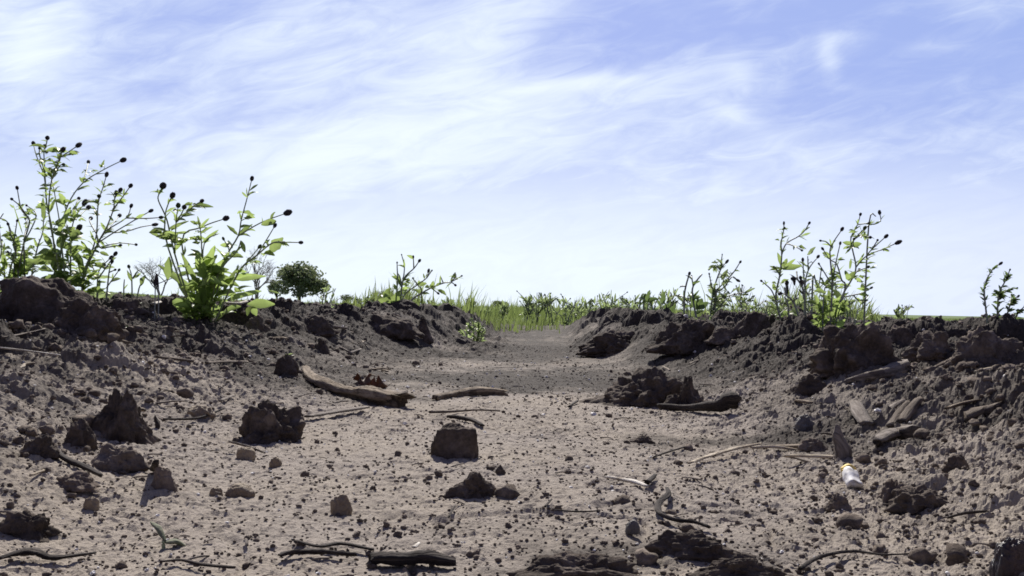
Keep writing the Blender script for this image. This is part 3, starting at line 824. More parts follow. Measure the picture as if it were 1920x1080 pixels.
# ------------------------------------------------------------------ plants
class Leaves:
    def __init__(s): s.V = []; s.F = []

    def leaf(s, p, d, L, Wd, bend=0.5, rnd=random, wide=0.45, up=None):
        d = Vector(d).normalized()
        up = up or Vector((rnd.gauss(0, .5), rnd.gauss(-.2, .7), 0.7))
        side = d.cross(up)
        if side.length < 1e-3: side = Vector((1, 0, 0))
        side.normalize(); nrm = side.cross(d).normalized()
        n = 6; b0 = len(s.V); pos = Vector(p); dd = d.copy()
        tw = rnd.uniform(-0.5, 0.5)
        for i in range(n + 1):
            t = i / n
            w = Wd * 0.5 * (math.sin(math.pi * min(1, (t * 0.96 + 0.02) ** (0.7 if wide < 0.5 else 0.9))) ** 0.8) + Wd * 0.03
            if 0 < i < n: w *= rnd.uniform(0.8, 1.2)
            sd = (side * math.cos(tw * t) + nrm * math.sin(tw * t))
            s.V += [pos + sd * w + nrm * w * 0.35, pos, pos - sd * w + nrm * w * 0.35]
            pos = pos + dd * (L / n)
            dd = (dd + Vector((0, 0, -1)) * (bend * 0.22)).normalized()
        for i in range(n):
            a = b0 + i * 3
            s.F += [(a, a + 1, a + 4, a + 3), (a + 1, a + 2, a + 5, a + 4)]

    def trefoil(s, p, d, L, rnd=random):
        d = Vector(d).normalized()
        side = d.cross(Vector((0, 0, 1)))
        if side.length < 1e-3: side = Vector((1, 0, 0))
        side.normalize()
        st = Vector(p) + d * L * 0.45
        s.leaf(p, d, L * 0.5, L * 0.06, 0.1, rnd)
        for a in (-0.9, 0, 0.9):
            s.leaf(st, d * math.cos(a) + side * math.sin(a), L * (0.75 if a == 0 else 0.62), L * 0.30, 0.6, rnd, 0.6)


def stem_tubes(stems, nseg=6):
    V, Fc = [], []
    for pts, r0, r1 in stems:
        n = len(pts)
        R = [r0 + (r1 - r0) * i / max(1, n - 1) for i in range(n)]
        v, f, _ = tube_mesh(pts, R, nseg, 1, 1.0, 0.03, sub=4, cap_jag=0.0, up=Vector((0.13, 1, 0.21)))
        b = len(V); V += v; Fc += [tuple(i + b for i in q) for q in f]
    return V, Fc


HEADS = {}


def head_mesh(kind):
    if kind in HEADS: return HEADS[kind]
    v, f = ICO[3]
    p = v * (1 + 0.26 * np.abs(fbm3(v * 7, 2, 5)))[:, None]
    p = p * np.array([0.86, 0.86, 1.0])
    o = mesh_obj('seed_head', p, f, M['head' if kind == 0 else 'head_green'])
    me = o.data; bpy.data.objects.remove(o)
    HEADS[kind] = me
    return me


def add_head(root, p, d, r, el=1.25, kind=0):
    o = bpy.data.objects.new('seed_head', head_mesh(kind)); COL.objects.link(o)
    o.parent = root
    d = Vector(d).normalized()
    o.location = Vector(p) + d * r * 0.7
    o.rotation_mode = 'QUATERNION'
    o.rotation_quaternion = d.to_track_quat('Z', 'Y')
    o.scale = (r, r, r * el)
    return o


def plant(name, label, stems, conv, depth, base_px, leafmat='leaf', stemmat='stem', leaf_n=40, leaf_px=(20, 40), leaf_w=0.3, stem_px=(6, 2.5),
          low=0.75, trefoil=0.3, seed=1, extra=(), spread=0.12, group=None, greens=(), cat='weed', base_leaves=0, base_h=0.7):
    """stems: lists of photo points (in a zoomed crop, conv brings them back), the last item a head size in photo pixels or 0"""
    rnd = random.Random(seed)
    x0, y0, sc = conv
    c = lambda q: (x0 + q[0] / sc, y0 + q[1] / sc)
    bx, by = c(base_px)
    if depth is None:
        B = hit(bx, by); depth = B.y
    else:
        q = at_depth(bx, by, depth); B = Vector((q.x, depth, T1(q.x, depth)))
    s = depth / F
    root = empty(name, B, label, cat, group)
    tubes, paths = [], []
    ztop = max(0.02, 0.3)
    used = {}
    for st in stems:
        hd = st[-1]; raw = [tuple(p) for p in st[:-1]]
        # stems that start on another stem inherit its depth there
        start = used.get(raw[0])
        dz0 = start if start is not None else rnd.uniform(-0.25, 0.25) * spread * 0.4
        dz1 = dz0 + rnd.uniform(-1, 1) * spread
        P = []
        for i, p in enumerate(raw):
            t = i / max(1, len(raw) - 1)
            dz = dz0 + (dz1 - dz0) * t
            used.setdefault(p, dz)
            if p in used and i < len(raw) - 1: dz = used[p]
            X_ = c(p)
            w = at_depth(X_[0], X_[1], depth + dz)
            if i == 0 and start is None:
                zb = T1(w.x, w.y) - 0.01
                if w.z < zb + 0.06: w.z = zb
                else:
                    pass
            P.append(w - B)
        if start is None:
            f = P[0].copy(); fz = T1(P[0].x + B.x, P[0].y + B.y) - B.z - 0.012
            if f.z > fz + 0.004:
                P.insert(0, Vector((f.x * 0.9, f.y, fz)))
        r0 = stem_px[0] * s * 0.34; r1 = stem_px[1] * s * 0.36
        if start is not None: r0 *= 0.7
        tubes.append((P, r0, r1))
        paths.append((P, start is None))
        if hd:
            el = 1.25; kd = 0
            if isinstance(hd, tuple): hd, el = hd
            if hd < 0: hd = -hd; kd = 1
            add_head(root, P[-1], P[-1] - P[-2], hd * s * 0.44 * rnd.uniform(0.9, 1.08), el * rnd.uniform(0.92, 1.15), kd)
    V, Fc = stem_tubes(tubes)
    mesh_obj('stem', V, Fc, M[stemmat], root)
    lf = Leaves()
    mains = [p for p, b in paths if b] or [p for p, b in paths]
    for k in range(leaf_n):
        P = rnd.choice(mains) if rnd.random() < 0.6 else rnd.choice(paths)[0]
        t = rnd.random() ** (1 / (1.0 if low is None else max(0.15, 1 - low))) if False else (rnd.random() ** (1 + 1.2 * low)) * 0.85
        i = min(len(P) - 2, int(t * (len(P) - 1))); ft = t * (len(P) - 1) - i
        p = P[i].lerp(P[i + 1], ft)
        ax = (P[i + 1] - P[i]).normalized()
        an = rnd.uniform(0, 6.283)
        out = Vector((math.cos(an), math.sin(an), 0))
        d = (ax * rnd.uniform(0.3, 1.1) + out * rnd.uniform(0.5, 1.0)).normalized()
        L = rnd.uniform(*leaf_px) * s * (1 - 0.45 * t)
        if rnd.random() < trefoil:
            lf.trefoil(p, d, L * 1.15, rnd)
        else:
            lf.leaf(p, d, L, L * leaf_w * rnd.uniform(0.7, 1.3), rnd.uniform(0.1, 0.9), rnd)
    # little bracts where stems fork
    for P, b in paths:
        for i in range(1, len(P) - 1):
            if rnd.random() < 0.75:
                ax = (P[i + 1] - P[i]).normalized()
                for _ in range(rnd.choice((1, 2))):
                    an = rnd.uniform(0, 6.283)
                    lf.leaf(P[i], ax + Vector((math.cos(an), math.sin(an), 0.2)) * 0.7, rnd.uniform(10, 20) * s, rnd.uniform(2.5, 5) * s, 0.2, rnd)
    for k in range(base_leaves):
        an = rnd.uniform(0, 6.283); el = rnd.uniform(0.1, 1.35)
        d = Vector((math.cos(an) * math.cos(el), math.sin(an) * math.cos(el), math.sin(el)))
        L = rnd.uniform(leaf_px[0], leaf_px[1] * 1.25) * s
        q = Vector((rnd.gauss(0, 14) * s, rnd.gauss(0, 14) * s, rnd.uniform(0, base_h) * leaf_px[1] * s))
        if rnd.random() < 0.5: lf.trefoil(q, d, L * 1.3, rnd)
        else: lf.leaf(q, d, L * 1.1, L * 0.42, rnd.uniform(0.3, 1.0), rnd, 0.6)
    for (a, b, w) in extra:                     # leaves placed where the photo shows them: foot, tip, width
        pa = c(a); pb = c(b)
        dz = rnd.uniform(-0.4, 0.4) * spread
        wa = at_depth(pa[0], pa[1], depth + dz) - B; wb = at_depth(pb[0], pb[1], depth + dz + rnd.uniform(-0.3, 0.3) * spread) - B
        lf.leaf(wa, wb - wa, (wb - wa).length, 0.78 * w / sc * s, 0.08, rnd, 0.6, Vector((rnd.uniform(-.5, .5), -1, rnd.uniform(-.3, .7))))
    if lf.V:
        mesh_obj('foliage', lf.V, lf.F, M[leafmat], root)
    return root


Z1 = (0, 200, 2.348)
plant('seeding_weed', 'tallest weed with many dark seed heads behind the biggest clod', [
    [(245, 745), (232, 560), (205, 420), (195, 310), (160, 215), (148, 165), 10],
    [(205, 420), (198, 290), (193, 200), (197, 176), 9], [(193, 200), (205, 160), (208, 140), 9.5],
    [(262, 745), (222, 520), (215, 430), (228, 320), (262, 225), (276, 193), 10],
    [(262, 225), (300, 200), (342, 172), (9.5, 1.5)], [(228, 320), (262, 240), (266, 216), 6.5], [(198, 290), (175, 215), (174, 184), -7],
    [(193, 200), (204, 199), -8], [(228, 320), (222, 290), -12], [(228, 320), (262, 262), (279, 255), -7],
    [(285, 745), (268, 560), (300, 430), (365, 336), (455, 278), (536, 238), (11, 1.35)], [(365, 336), (380, 285), (389, 245), (8, 1.5)],
    [(262, 745), (268, 560), (240, 380), (228, 320), 0],
    [(310, 745), (312, 600), (325, 500), (370, 428), 12], [(325, 500), (350, 480), (388, 445), 12], [(325, 500), (335, 430), (346, 406), 8],
    [(312, 600), (330, 560), (344, 540), (11, 1.3)],
], Z1, 2.0, (262, 745), 'leaf', 'stem', leaf_n=190, leaf_px=(16, 38), leaf_w=0.17, low=0.5, trefoil=0.25, seed=2,
      extra=[((365, 336), (350, 308), 12), ((240, 372), (290, 375), 6), ((255, 560), (310, 440), 34), ((250, 600), (320, 620), 50), ((280, 560), (330, 530), 36), ((195, 500), (190, 400), 26), ((215, 470), (245, 400), 22)], base_leaves=34, base_h=4.0)
plant('seeding_weed', 'weed leaning right with dark seed heads, just right of the tallest weed', [
    [(365, 745), (400, 650), (425, 560), (432, 430), (455, 350), (468, 304), (8.5, 1.3)],
    [(372, 745), (432, 600), (470, 530), (500, 450), (505, 405), (528, 370), 9.5], [(500, 450), (545, 390), (573, 351), 9],
    [(505, 405), (510, 384), -8], [(432, 600), (470, 545), (555, 490), (576, 441), 8], [(470, 545), (500, 510), (525, 481), 9],
    [(432, 600), (500, 555), (600, 495), (660, 461), 8.5], [(555, 490), (640, 492), (703, 488), 8], [(500, 555), (560, 548), (620, 530), (678, 520), (8, 1.9)],
    [(425, 560), (395, 505), (400, 492), 9], [(425, 560), (440, 620), (480, 618), (526, 611), 6], [(440, 620), (520, 600), (596, 607), 6],
    [(432, 430), (436, 395), -9],
], Z1, 2.05, (368, 745), 'leaf', 'stem_grey', leaf_n=120, leaf_px=(14, 32), leaf_w=0.17, low=0.5, trefoil=0.25, seed=3,
      extra=[((440, 640), (480, 655), 22), ((500, 500), (480, 480), 18), ((590, 500), (635, 470), 18), ((320, 640), (370, 700), 40)], base_leaves=22, base_h=3.0)
plant('seeding_weed', 'bushy weed with small seed heads at the left edge of the photo', [
    [(80, 745), (105, 600), (130, 500), (95, 455), (76, 362), 7], [(130, 500), (90, 440), (53, 408), 6], [(110, 745), (105, 600), (118, 520), (112, 495), 5.5],
    [(60, 745), (70, 620), (50, 570), (36, 520), 6.5], [(20, 745), (15, 640), (8, 590), 5], [(80, 745), (60, 600), (30, 505), (-20, 490), 0],
    [(60, 600), (75, 505), 5], [(105, 600), (160, 480), (118, 436), 5], [(140, 745), (165, 620), (190, 540), (187, 410), 0], [(-30, 745), (-30, 560), (15, 470), 0],
    [(40, 745), (60, 660), (35, 640), 5], [(-20, 745), (5, 640), (-5, 530), 6],
], Z1, 2.1, (80, 745), 'leaf', 'stem_grey', leaf_n=230, leaf_px=(12, 28), leaf_w=0.16, low=0.45, trefoil=0.3, seed=4,
      extra=[((100, 560), (60, 430), 10), ((60, 445), (42, 428), 10)], base_leaves=40, base_h=4.0)
plant('small_weed', 'small thin weed with closed heads right of the biggest clod', [
    [(428, 840), (430, 760), (440, 715), (485, 668), 7], [(430, 760), (462, 715), (458, 700), -9], [(430, 790), (430, 760), (410, 710), (405, 690), -7],
    [(468, 800), (480, 730), (492, 686), 8], [(468, 800), (495, 760), (522, 722), 6], [(480, 730), (505, 719), 5], [(430, 760), (490, 675), (506, 651), (8, 1.7)],
], Z1, 2.1, (432, 845), 'leaf_pale', 'stem_grey', leaf_n=10, leaf_px=(16, 28), leaf_w=0.3, low=0.3, trefoil=0.1, seed=5,
      extra=[((395, 770), (372, 768), 12), ((430, 770), (470, 770), 14), ((420, 840), (440, 790), 26)], spread=0.04)
plant('small_weed', 'little weed with one bright round leaf between the tall weeds and the leafy clump', [
    [(585, 830), (580, 760), (568, 708), -7], [(580, 760), (598, 735), (610, 720), 0], [(590, 830), (612, 800), (632, 775), 0], [(545, 805), (548, 760), 0],
], Z1, 2.0, (588, 835), 'leaf', 'stem', leaf_n=5, leaf_px=(14, 24), leaf_w=0.35, trefoil=0.0, seed=6,
      extra=[((620, 788), (642, 742), 46), ((580, 770), (560, 720), 16), ((588, 760), (605, 722), 14), ((595, 755), (620, 730), 14)], spread=0.04)
plant('leafy_weed', 'leafy clump with broad bright leaves and round dark heads left of the middle', [
    [(865, 930), (770, 650), (735, 500), (698, 415), (700, 385), (714, 356), (14, 1.05)], [(870, 930), (740, 620), (727, 490), (740, 430), (756, 398), (13, 1.1)],
    [(770, 650), (775, 510), (784, 440), -10], [(775, 510), (800, 470), (810, 445), 10], [(775, 510), (850, 440), (886, 417), (9, 1.2)], [(850, 440), (856, 436), 5],
    [(885, 930), (800, 600), (890, 530), (988, 494), 11], [(900, 930), (892, 740), (885, 570), (872, 500), 0],
    [(925, 930), (985, 690), (1048, 570), (1062, 500), (1090, 395), (1108, 322), (9.5, 1.15)], [(1048, 570), (1150, 510), (1258, 470), (14, 1.25)],
    [(940, 930), (1050, 730), (1130, 655), (1200, 600), (1260, 597), (1320, 598), 8], [(1130, 655), (1165, 600), (1208, 528), 8],
    [(985, 690), (1010, 640), (985, 585), -6], [(915, 930), (960, 740), (1040, 640), (1060, 590), 0], [(892, 740), (900, 600), (960, 560), 0], [(1050, 730), (1140, 620), -7],
], Z1, None, (900, 935), 'leaf', 'stem', leaf_n=130, leaf_px=(22, 44), leaf_w=0.26, low=0.6, trefoil=0.35, base_h=2.0, seed=7, spread=0.07,
      extra=[((1100, 370), (1135, 340), 16), ((1090, 400), (1066, 374), 14), ((1150, 520), (1215, 500), 40), ((1190, 640), (1245, 575), 62), ((710, 575), (658, 550), 18), ((740, 540), (830, 500), 22),
             ((760, 560), (835, 548), 16), ((885, 540), (870, 480), 16), ((885, 530), (920, 490), 16), ((890, 600), (960, 540), 20), ((1045, 565), (1000, 520), 22), ((1050, 565), (1110, 515), 24),
             ((1060, 590), (1080, 640), 24), ((1010, 760), (1170, 740), 34), ((1000, 850), (1150, 805), 34), ((1090, 870), (1210, 865), 46), ((1100, 880), (1090, 920), 34), ((1110, 880), (1130, 920), 30),
             ((820, 880), (760, 855), 66), ((830, 840), (800, 890), 40), ((740, 760), (745, 660), 46), ((900, 720), (945, 610), 44), ((930, 740), (1000, 660), 34), ((860, 820), (700, 690), 40), ((950, 800), (900, 690), 36),
             ((880, 800), (800, 640), 32), ((980, 820), (1050, 700), 34), ((900, 860), (980, 760), 36), ((850, 860), (780, 760), 36), ((1180, 810), (1235, 822), 12)], base_leaves=36)
Z4 = (600, 470, 4.8)
plant('branching_weed', 'lone weed with two long arms to the right on the left ridge', [
    [(700, 560), (690, 400), (698, 250), (695, 160), (694, 112), 4], [(720, 560), (735, 330), (770, 230), (845, 160), (890, 98), 6], [(735, 330), (725, 260), (700, 200), 0],
    [(700, 560), (760, 400), (880, 305), (960, 245), (975, 190), (6, 1.5)], [(880, 305), (850, 270), (838, 250), 4], [(960, 245), (1005, 182), 4],
    [(740, 560), (820, 450), (910, 385), (1000, 335), (1110, 292), (1180, 280), (1270, 230), 4], [(1180, 280), (1215, 308), (5, 1.5)], [(1000, 335), (1058, 380), (5, 1.4)],
    [(910, 385), (912, 340), (860, 300), 0], [(1110, 292), (1085, 230), 0], [(1180, 280), (1230, 230), 0], [(910, 385), (915, 500), 0], [(735, 330), (760, 160), (735, 40), 3], [(845, 160), (840, 60), (4, 2)],
    [(640, 560), (650, 460), (600, 400), 0],
], Z4, 4.6, (710, 565), 'leaf', 'stem_grey', leaf_n=34, leaf_px=(16, 28), leaf_w=0.36, low=0.75, trefoil=0.3, seed=8, spread=0.08,
      extra=[((690, 350), (665, 300), 44), ((720, 300), (715, 215), 40), ((740, 310), (780, 290), 30), ((885, 310), (960, 290), 40), ((1005, 330), (1020, 270), 36), ((1080, 300), (1085, 220), 24),
             ((1040, 320), (1090, 285), 30), ((940, 250), (930, 205), 22), ((760, 260), (800, 200), 22), ((610, 470), (590, 370), 36), ((620, 440), (635, 360), 30), ((720, 540), (700, 420), 80), ((720, 540), (770, 450), 60)], base_leaves=6)
ZR = (1400, 380, 4.5)
plant('branching_weed', 'slender weed with a flag-like leaf, left one of the tall pair on the right ridge', [
    [(315, 1000), (245, 820), (280, 610), (296, 440), (290, 350), (312, 230), (314, 180), (5, 1.5)], [(245, 820), (210, 740), (160, 690), (126, 662), 5],
    [(296, 440), (335, 345), (440, 282), (490, 235), (525, 178), (5.5, 1.2)], [(335, 345), (400, 365), (462, 400), 5], [(280, 610), (250, 560), (234, 545), 4], [(312, 230), (318, 215), -6],
], ZR, 2.3, (315, 1005), 'leaf', 'stem_grey', leaf_n=55, leaf_px=(12, 24), leaf_w=0.2, low=0.2, trefoil=0.1, seed=9, spread=0.06,
      extra=[((300, 560), (340, 470), 60), ((305, 565), (465, 525), 60), ((320, 540), (410, 470), 34), ((290, 540), (260, 420), 44), ((285, 400), (290, 310), 24), ((450, 280), (490, 210), 20), ((460, 280), (540, 250), 24),
             ((440, 285), (510, 315), 14), ((340, 345), (440, 380), 22), ((165, 690), (150, 650), 16), ((150, 680), (130, 690), 14), ((240, 740), (225, 680), 44)], base_leaves=5)
plant('withered_weed', 'blackened withered weed between the two tall weeds on the right ridge', [
    [(490, 1000), (492, 830), (470, 720), (430, 650), (405, 645), 9], [(470, 720), (455, 640), 7], [(480, 1000), (400, 850), (330, 775), (338, 690), 9], [(330, 775), (300, 765), (282, 768), 8], [(430, 650), (420, 580), 0],
    [(360, 1000), (350, 880), (318, 790), 0],
], ZR, 2.25, (485, 1005), 'withered', 'stem_grey', leaf_n=16, leaf_px=(10, 20), leaf_w=0.3, low=0.1, trefoil=0.0, seed=10, spread=0.04, stem_px=(7, 4),
      extra=[((400, 640), (405, 700), 30), ((330, 790), (345, 690), 44), ((300, 760), (272, 780), 40), ((450, 640), (475, 700), 40)])
plant('branching_weed', 'thin twiggy weed with small heads between the withered weed and the tallest right weed', [
    [(495, 1000), (490, 740), (520, 570), (598, 462), 6], [(490, 740), (478, 560), (474, 490), (6, 1.5)], [(520, 570), (515, 450), 0], [(490, 740), (530, 770), (600, 730), (690, 640), 0],
    [(560, 620), (600, 730), (630, 560), 4],
], ZR, 2.4, (495, 1005), 'leaf_pale', 'stem_grey', leaf_n=40, leaf_px=(10, 20), leaf_w=0.22, low=0.2, trefoil=0.2, seed=11, spread=0.05,
      extra=[((520, 430), (580, 370), 36), ((510, 440), (560, 410), 24), ((450, 830), (440, 740), 50), ((440, 920), (380, 890), 50), ((500, 650), (560, 640), 12)], base_leaves=5)
plant('branching_weed', 'tallest weed on the right ridge with dark heads and a bright leaf at its foot', [
    [(690, 1040), (800, 800), (885, 650), (922, 545), (892, 390), (880, 295), (935, 185), (958, 106), 6], [(935, 185), (1030, 172), 6], [(880, 295), (898, 268), 5], [(1030, 190), (1090, 115), 0],
    [(892, 390), (905, 310), 6], [(905, 310), (960, 270), (1030, 190), (1085, 180), (1130, 150), (1122, 90), (8, 1.5)], [(960, 270), (1040, 292), 6.5], [(905, 310), (990, 220), -7],
    [(922, 545), (1010, 450), (1140, 395), (1268, 340), (8.5, 1.6)], [(1010, 450), (1060, 390), (1170, 290), (7, 1.3)], [(1060, 390), (1103, 318), 5],
    [(720, 1000), (830, 730), (800, 650), (760, 520), (705, 480), (645, 395), (6, 1.3)], [(700, 1000), (722, 700), (705, 470), (712, 370), (800, 232), 7], [(712, 370), (670, 330), (628, 322), 4.5],
    [(722, 700), (750, 520), (788, 350), 6], [(885, 650), (930, 580), (950, 566), 6.5], [(930, 580), (1018, 545), 6.5], [(722, 700), (650, 580), (612, 520), 5],
    [(800, 800), (900, 780), (980, 760), (1046, 722), 5], [(900, 780), (940, 820), (1008, 822), 4.5], [(722, 720), (800, 660), 0], [(640, 860), (640, 960), (660, 720), (722, 700), 0],
], ZR, 2.2, (700, 1045), 'leaf', 'stem_grey', leaf_n=150, leaf_px=(12, 26), leaf_w=0.2, low=0.25, trefoil=0.25, seed=12, spread=0.08,
      extra=[((650, 1040), (640, 870), 80), ((600, 1050), (660, 980), 40), ((870, 660), (830, 570), 50), ((860, 650), (910, 580), 60), ((890, 350), (810, 330), 40), ((895, 360), (970, 340), 50), ((880, 380), (830, 430), 22),
             ((930, 530), (990, 420), 30), ((940, 510), (1010, 500), 24), ((1000, 320), (990, 240), 40), ((1010, 300), (1030, 240), 24), ((1170, 390), (1220, 330), 30), ((870, 560), (880, 470), 26), ((700, 440), (640, 420), 40),
             ((690, 450), (750, 440), 22), ((650, 690), (620, 620), 34), ((670, 690), (715, 620), 44), ((790, 820), (740, 730), 60), ((800, 840), (860, 850), 60), ((730, 900), (690, 740), 60), ((740, 900), (800, 780), 70)], base_leaves=26, base_h=3.0)
ZS = (1280, 360, 3.0)
plant('spiky_weed', 'dark spiky weed at the right edge on the skyline', [
    [(1740, 745), (1700, 610), (1700, 520), (1740, 440), (1785, 405), (6, 1.6)], [(1770, 745), (1775, 600), (1815, 500), (1840, 440), 4], [(1775, 600), (1830, 550), (1880, 540), 4],
    [(1790, 745), (1840, 640), (1885, 590), 5], [(1850, 745), (1890, 680), (1925, 640), 4], [(1775, 600), (1760, 560), 0], [(1840, 640), (1850, 580), 4],
], ZS, 1.9, (1765, 748), 'leaf_dark', 'stem_grey', leaf_n=320, leaf_px=(12, 20), leaf_w=0.3, low=0.25, trefoil=0.0, seed=13, spread=0.06, base_leaves=24, base_h=2.0)
ZC = (1000, 470, 4.364)
plant('branching_weed', 'pale weed with fine heads standing in the grass left of the tall pair of weeds', [
    [(1440, 520), (1470, 350), (1530, 160), (1580, 95), (6, 1.6)], [(1470, 350), (1440, 195), 4], [(1490, 320), (1470, 350), (1620, 200), (1690, 98), 5], [(1480, 430), (1600, 370), (1735, 340), 4],
    [(1470, 350), (1560, 300), (1625, 215), (1668, 240), (6, 1.6)], [(1530, 160), (1545, 35), 3], [(1480, 500), (1480, 430), (1500, 330), 0], [(1530, 160), (1490, 120), (1440, 155), 3],
], ZC, 3.6, (1455, 525), 'leaf_pale', 'stem_grey', leaf_n=130, leaf_px=(10, 20), leaf_w=0.22, low=0.2, trefoil=0.3, seed=14, spread=0.08,
      extra=[((1540, 240), (1590, 150), 44), ((1540, 280), (1600, 230), 40), ((1470, 350), (1430, 310), 40)], base_leaves=10)
plant('twiggy_weed', 'leafless twiggy weed left of the pale weed in the grass', [
    [(1235, 500), (1235, 380), (1248, 290), (1275, 195), (6, 1.3)], [(1235, 380), (1200, 372), (1160, 368), 4], [(1340, 520), (1305, 390), (1308, 290), (1380, 192), 0], [(1308, 290), (1295, 210), 4],
    [(1248, 290), (1205, 292), 0],
], ZC, 4.2, (1280, 520), 'leaf_dark', 'stem_grey', leaf_n=10, leaf_px=(14, 26), leaf_w=0.4, low=0.9, trefoil=0.0, seed=15, spread=0.06, stem_px=(6, 4),
      extra=[((1330, 480), (1300, 385), 60), ((1345, 480), (1380, 390), 70), ((1350, 480), (1430, 420), 60), ((1340, 490), (1340, 380), 60)])
plant('dark_leaf_weed', 'dark drooping leaves of a short weed where the grass meets the right ridge', [
    [(875, 560), (870, 450), (895, 355), 0], [(935, 560), (935, 450), (915, 350), 0], [(905, 560), (905, 420), (955, 345), 0],
], ZC, 5.2, (905, 560), 'leaf_dark', 'stem', leaf_n=0, seed=16, spread=0.04,
      extra=[((895, 350), (860, 440), 36), ((900, 350), (940, 430), 46), ((910, 360), (905, 450), 50), ((935, 400), (965, 335), 14), ((915, 350), (955, 420), 30)])
plant('dark_leaf_weed', 'short weed with one upright dark leaf right of the drooping leaves', [
    [(1040, 560), (1040, 470), (1065, 370), 0], [(1085, 560), (1090, 480), (1085, 440), 0],
], ZC, 4.8, (1060, 560), 'leaf_dark', 'stem', leaf_n=0, seed=17, spread=0.04,
      extra=[((1060, 440), (1070, 335), 56), ((1040, 450), (1015, 400), 30), ((1090, 500), (1085, 430), 50), ((1130, 510), (1165, 430), 40), ((1110, 510), (1150, 450), 40)], base_leaves=3)
plant('seedling', 'small pale seedling growing in the track below the grass', [
    [(1350, 800), (1345, 700), (1360, 600), -3], [(1380, 800), (1385, 680), (1375, 590), 0], [(1410, 800), (1430, 700), (1420, 600), -3], [(1390, 800), (1450, 700), (1490, 640), 0], [(1220, 800), (1225, 740), (1215, 690), 0], [(1250, 800), (1240, 720), 0],
    [(1440, 800), (1460, 740), (1500, 700), 0],
], Z4, None, (1370, 810), 'leaf_pale', 'stem', leaf_n=90, leaf_px=(9, 17), leaf_w=0.4, low=0.1, trefoil=0.0, base_leaves=14, seed=18, spread=0.06, stem_px=(3, 2))
plant('withered_weed', 'dark withered drooping stalk standing left of the leafy clump', [
    [(683, 860), (684, 790), (688, 735), 0], [(700, 860), (698, 800), (692, 735), 0],
], Z1, 1.9, (690, 862), 'withered', 'stem_grey', leaf_n=0, seed=19, spread=0.03, stem_px=(4, 3),
      extra=[((688, 735), (678, 800), 14), ((690, 735), (694, 795), 16), ((690, 735), (700, 800), 13)])
plant('seedling', 'tiny green seedling on the slope below the little round leaf weed', [
    [(585, 1000), (580, 985), 0], [(588, 1000), (596, 975), 0],
], Z1, None, (585, 1000), 'leaf_pale', 'stem', leaf_n=2, leaf_px=(10, 14), leaf_w=0.5, trefoil=0.0, seed=20, spread=0.01, base_leaves=2, stem_px=(3, 2))


def sprout():
    P = hit(318, 1030); s = P.y / F
    root = empty('sprout', P, 'young sprout with two thick pale green leaves in the left foreground', 'sprout')
    for nm, (a, b), w in (('leaf', ((310, 1014), (282, 978)), 15), ('leaf', ((308, 1024), (352, 1026)), 22)):
        pa = at_depth(a[0], a[1], P.y) - P; pb = at_depth(b[0], b[1], P.y + 0.008) - P
        pa.z = max(pa.z, 0.004)
        mid = pa.lerp(pb, 0.5) + Vector((0, 0, 0.002))
        V, Fc, G = tube_mesh([pa, pa.lerp(mid, .5), mid, mid.lerp(pb, .55), pb], [w * s * .16, w * s * .42, w * s * .5, w * s * .38, w * s * .06], 12, 2, 0.45, 0.03)
        mesh_obj(nm, V, Fc, M['sprout'], root)
    V, Fc, G = tube_mesh([Vector((-0.002, 0, -0.006)), Vector((-0.004, 0, 0.003)), at_depth(309, 1016, P.y) - P], [4 * s, 3.5 * s, 3 * s], 8, 3, 1, 0.05)
    mesh_obj('stem', V, Fc, M['stem'], root)


sprout()


def cap_sprout():
    P = hit(534, 705); s = P.y / F
    root_p = Vector((P.x, P.y + 0.014, P.z + 40 * s * 0.9))
    lf = Leaves(); rnd = random.Random(4)
    for k in range(9):
        an = rnd.uniform(0, 6.28)
        lf.leaf((0, 0, 0), (math.cos(an), math.sin(an), rnd.uniform(.3, 1)), rnd.uniform(8, 14) * s, 5 * s, 0.5, rnd, 0.6)
    o = mesh_obj('sprout', lf.V, lf.F, M['leaf_pale'], loc=root_p)
    tag(o, 'tiny green tuft on top of the upright knob of soil', 'sprout')


cap_sprout()


# random thin weeds at the skyline
def random_weed(px, d, hp, label, seed, group, n=4, leafmat='leaf_pale', heads=True, lean=0.3, leaf_n=16):
    rnd = random.Random(seed)
    stems = []
    q = at_depth(px, 575, d); B = Vector((q.x, d, T1(q.x, d)))
    s = d / F; bpy_ = 575 + (CAM_H - B.z) / s
    for k in range(n):
        x0 = px + rnd.uniform(-8, 8); tip = (px + rnd.gauss(lean * 0.3, 0.32) * hp, bpy_ - hp * rnd.uniform(0.55, 1.0))
        m1 = (x0 + (tip[0] - x0) * 0.25, bpy_ - hp * 0.3); m2 = (x0 + (tip[0] - x0) * 0.6, bpy_ + (tip[1] - bpy_) * 0.7)
        stems.append([(x0, bpy_ + 2), m1, m2, tip, rnd.choice((0, -3, 2.5, 0)) if heads else 0])
        for j in range(rnd.choice((1, 2, 3))):
            e = (m2[0] + rnd.uniform(-0.25, 0.3) * hp, m2[1] - rnd.uniform(0.1, 0.3) * hp)
            stems.append([m2, ((m2[0] + e[0]) / 2, (m2[1] + e[1]) / 2 + 2), e, rnd.choice((0, 0, 2.5, -3)) if heads else 0])
    return plant('thin_weed', label, stems, (0, 0, 1.0), d, (px, bpy_), leafmat, 'stem_grey', leaf_n=leaf_n, leaf_px=(9, 17), leaf_w=0.3, low=0.4, trefoil=0.2, seed=seed, spread=0.06, group=group, stem_px=(2.6, 1.4))


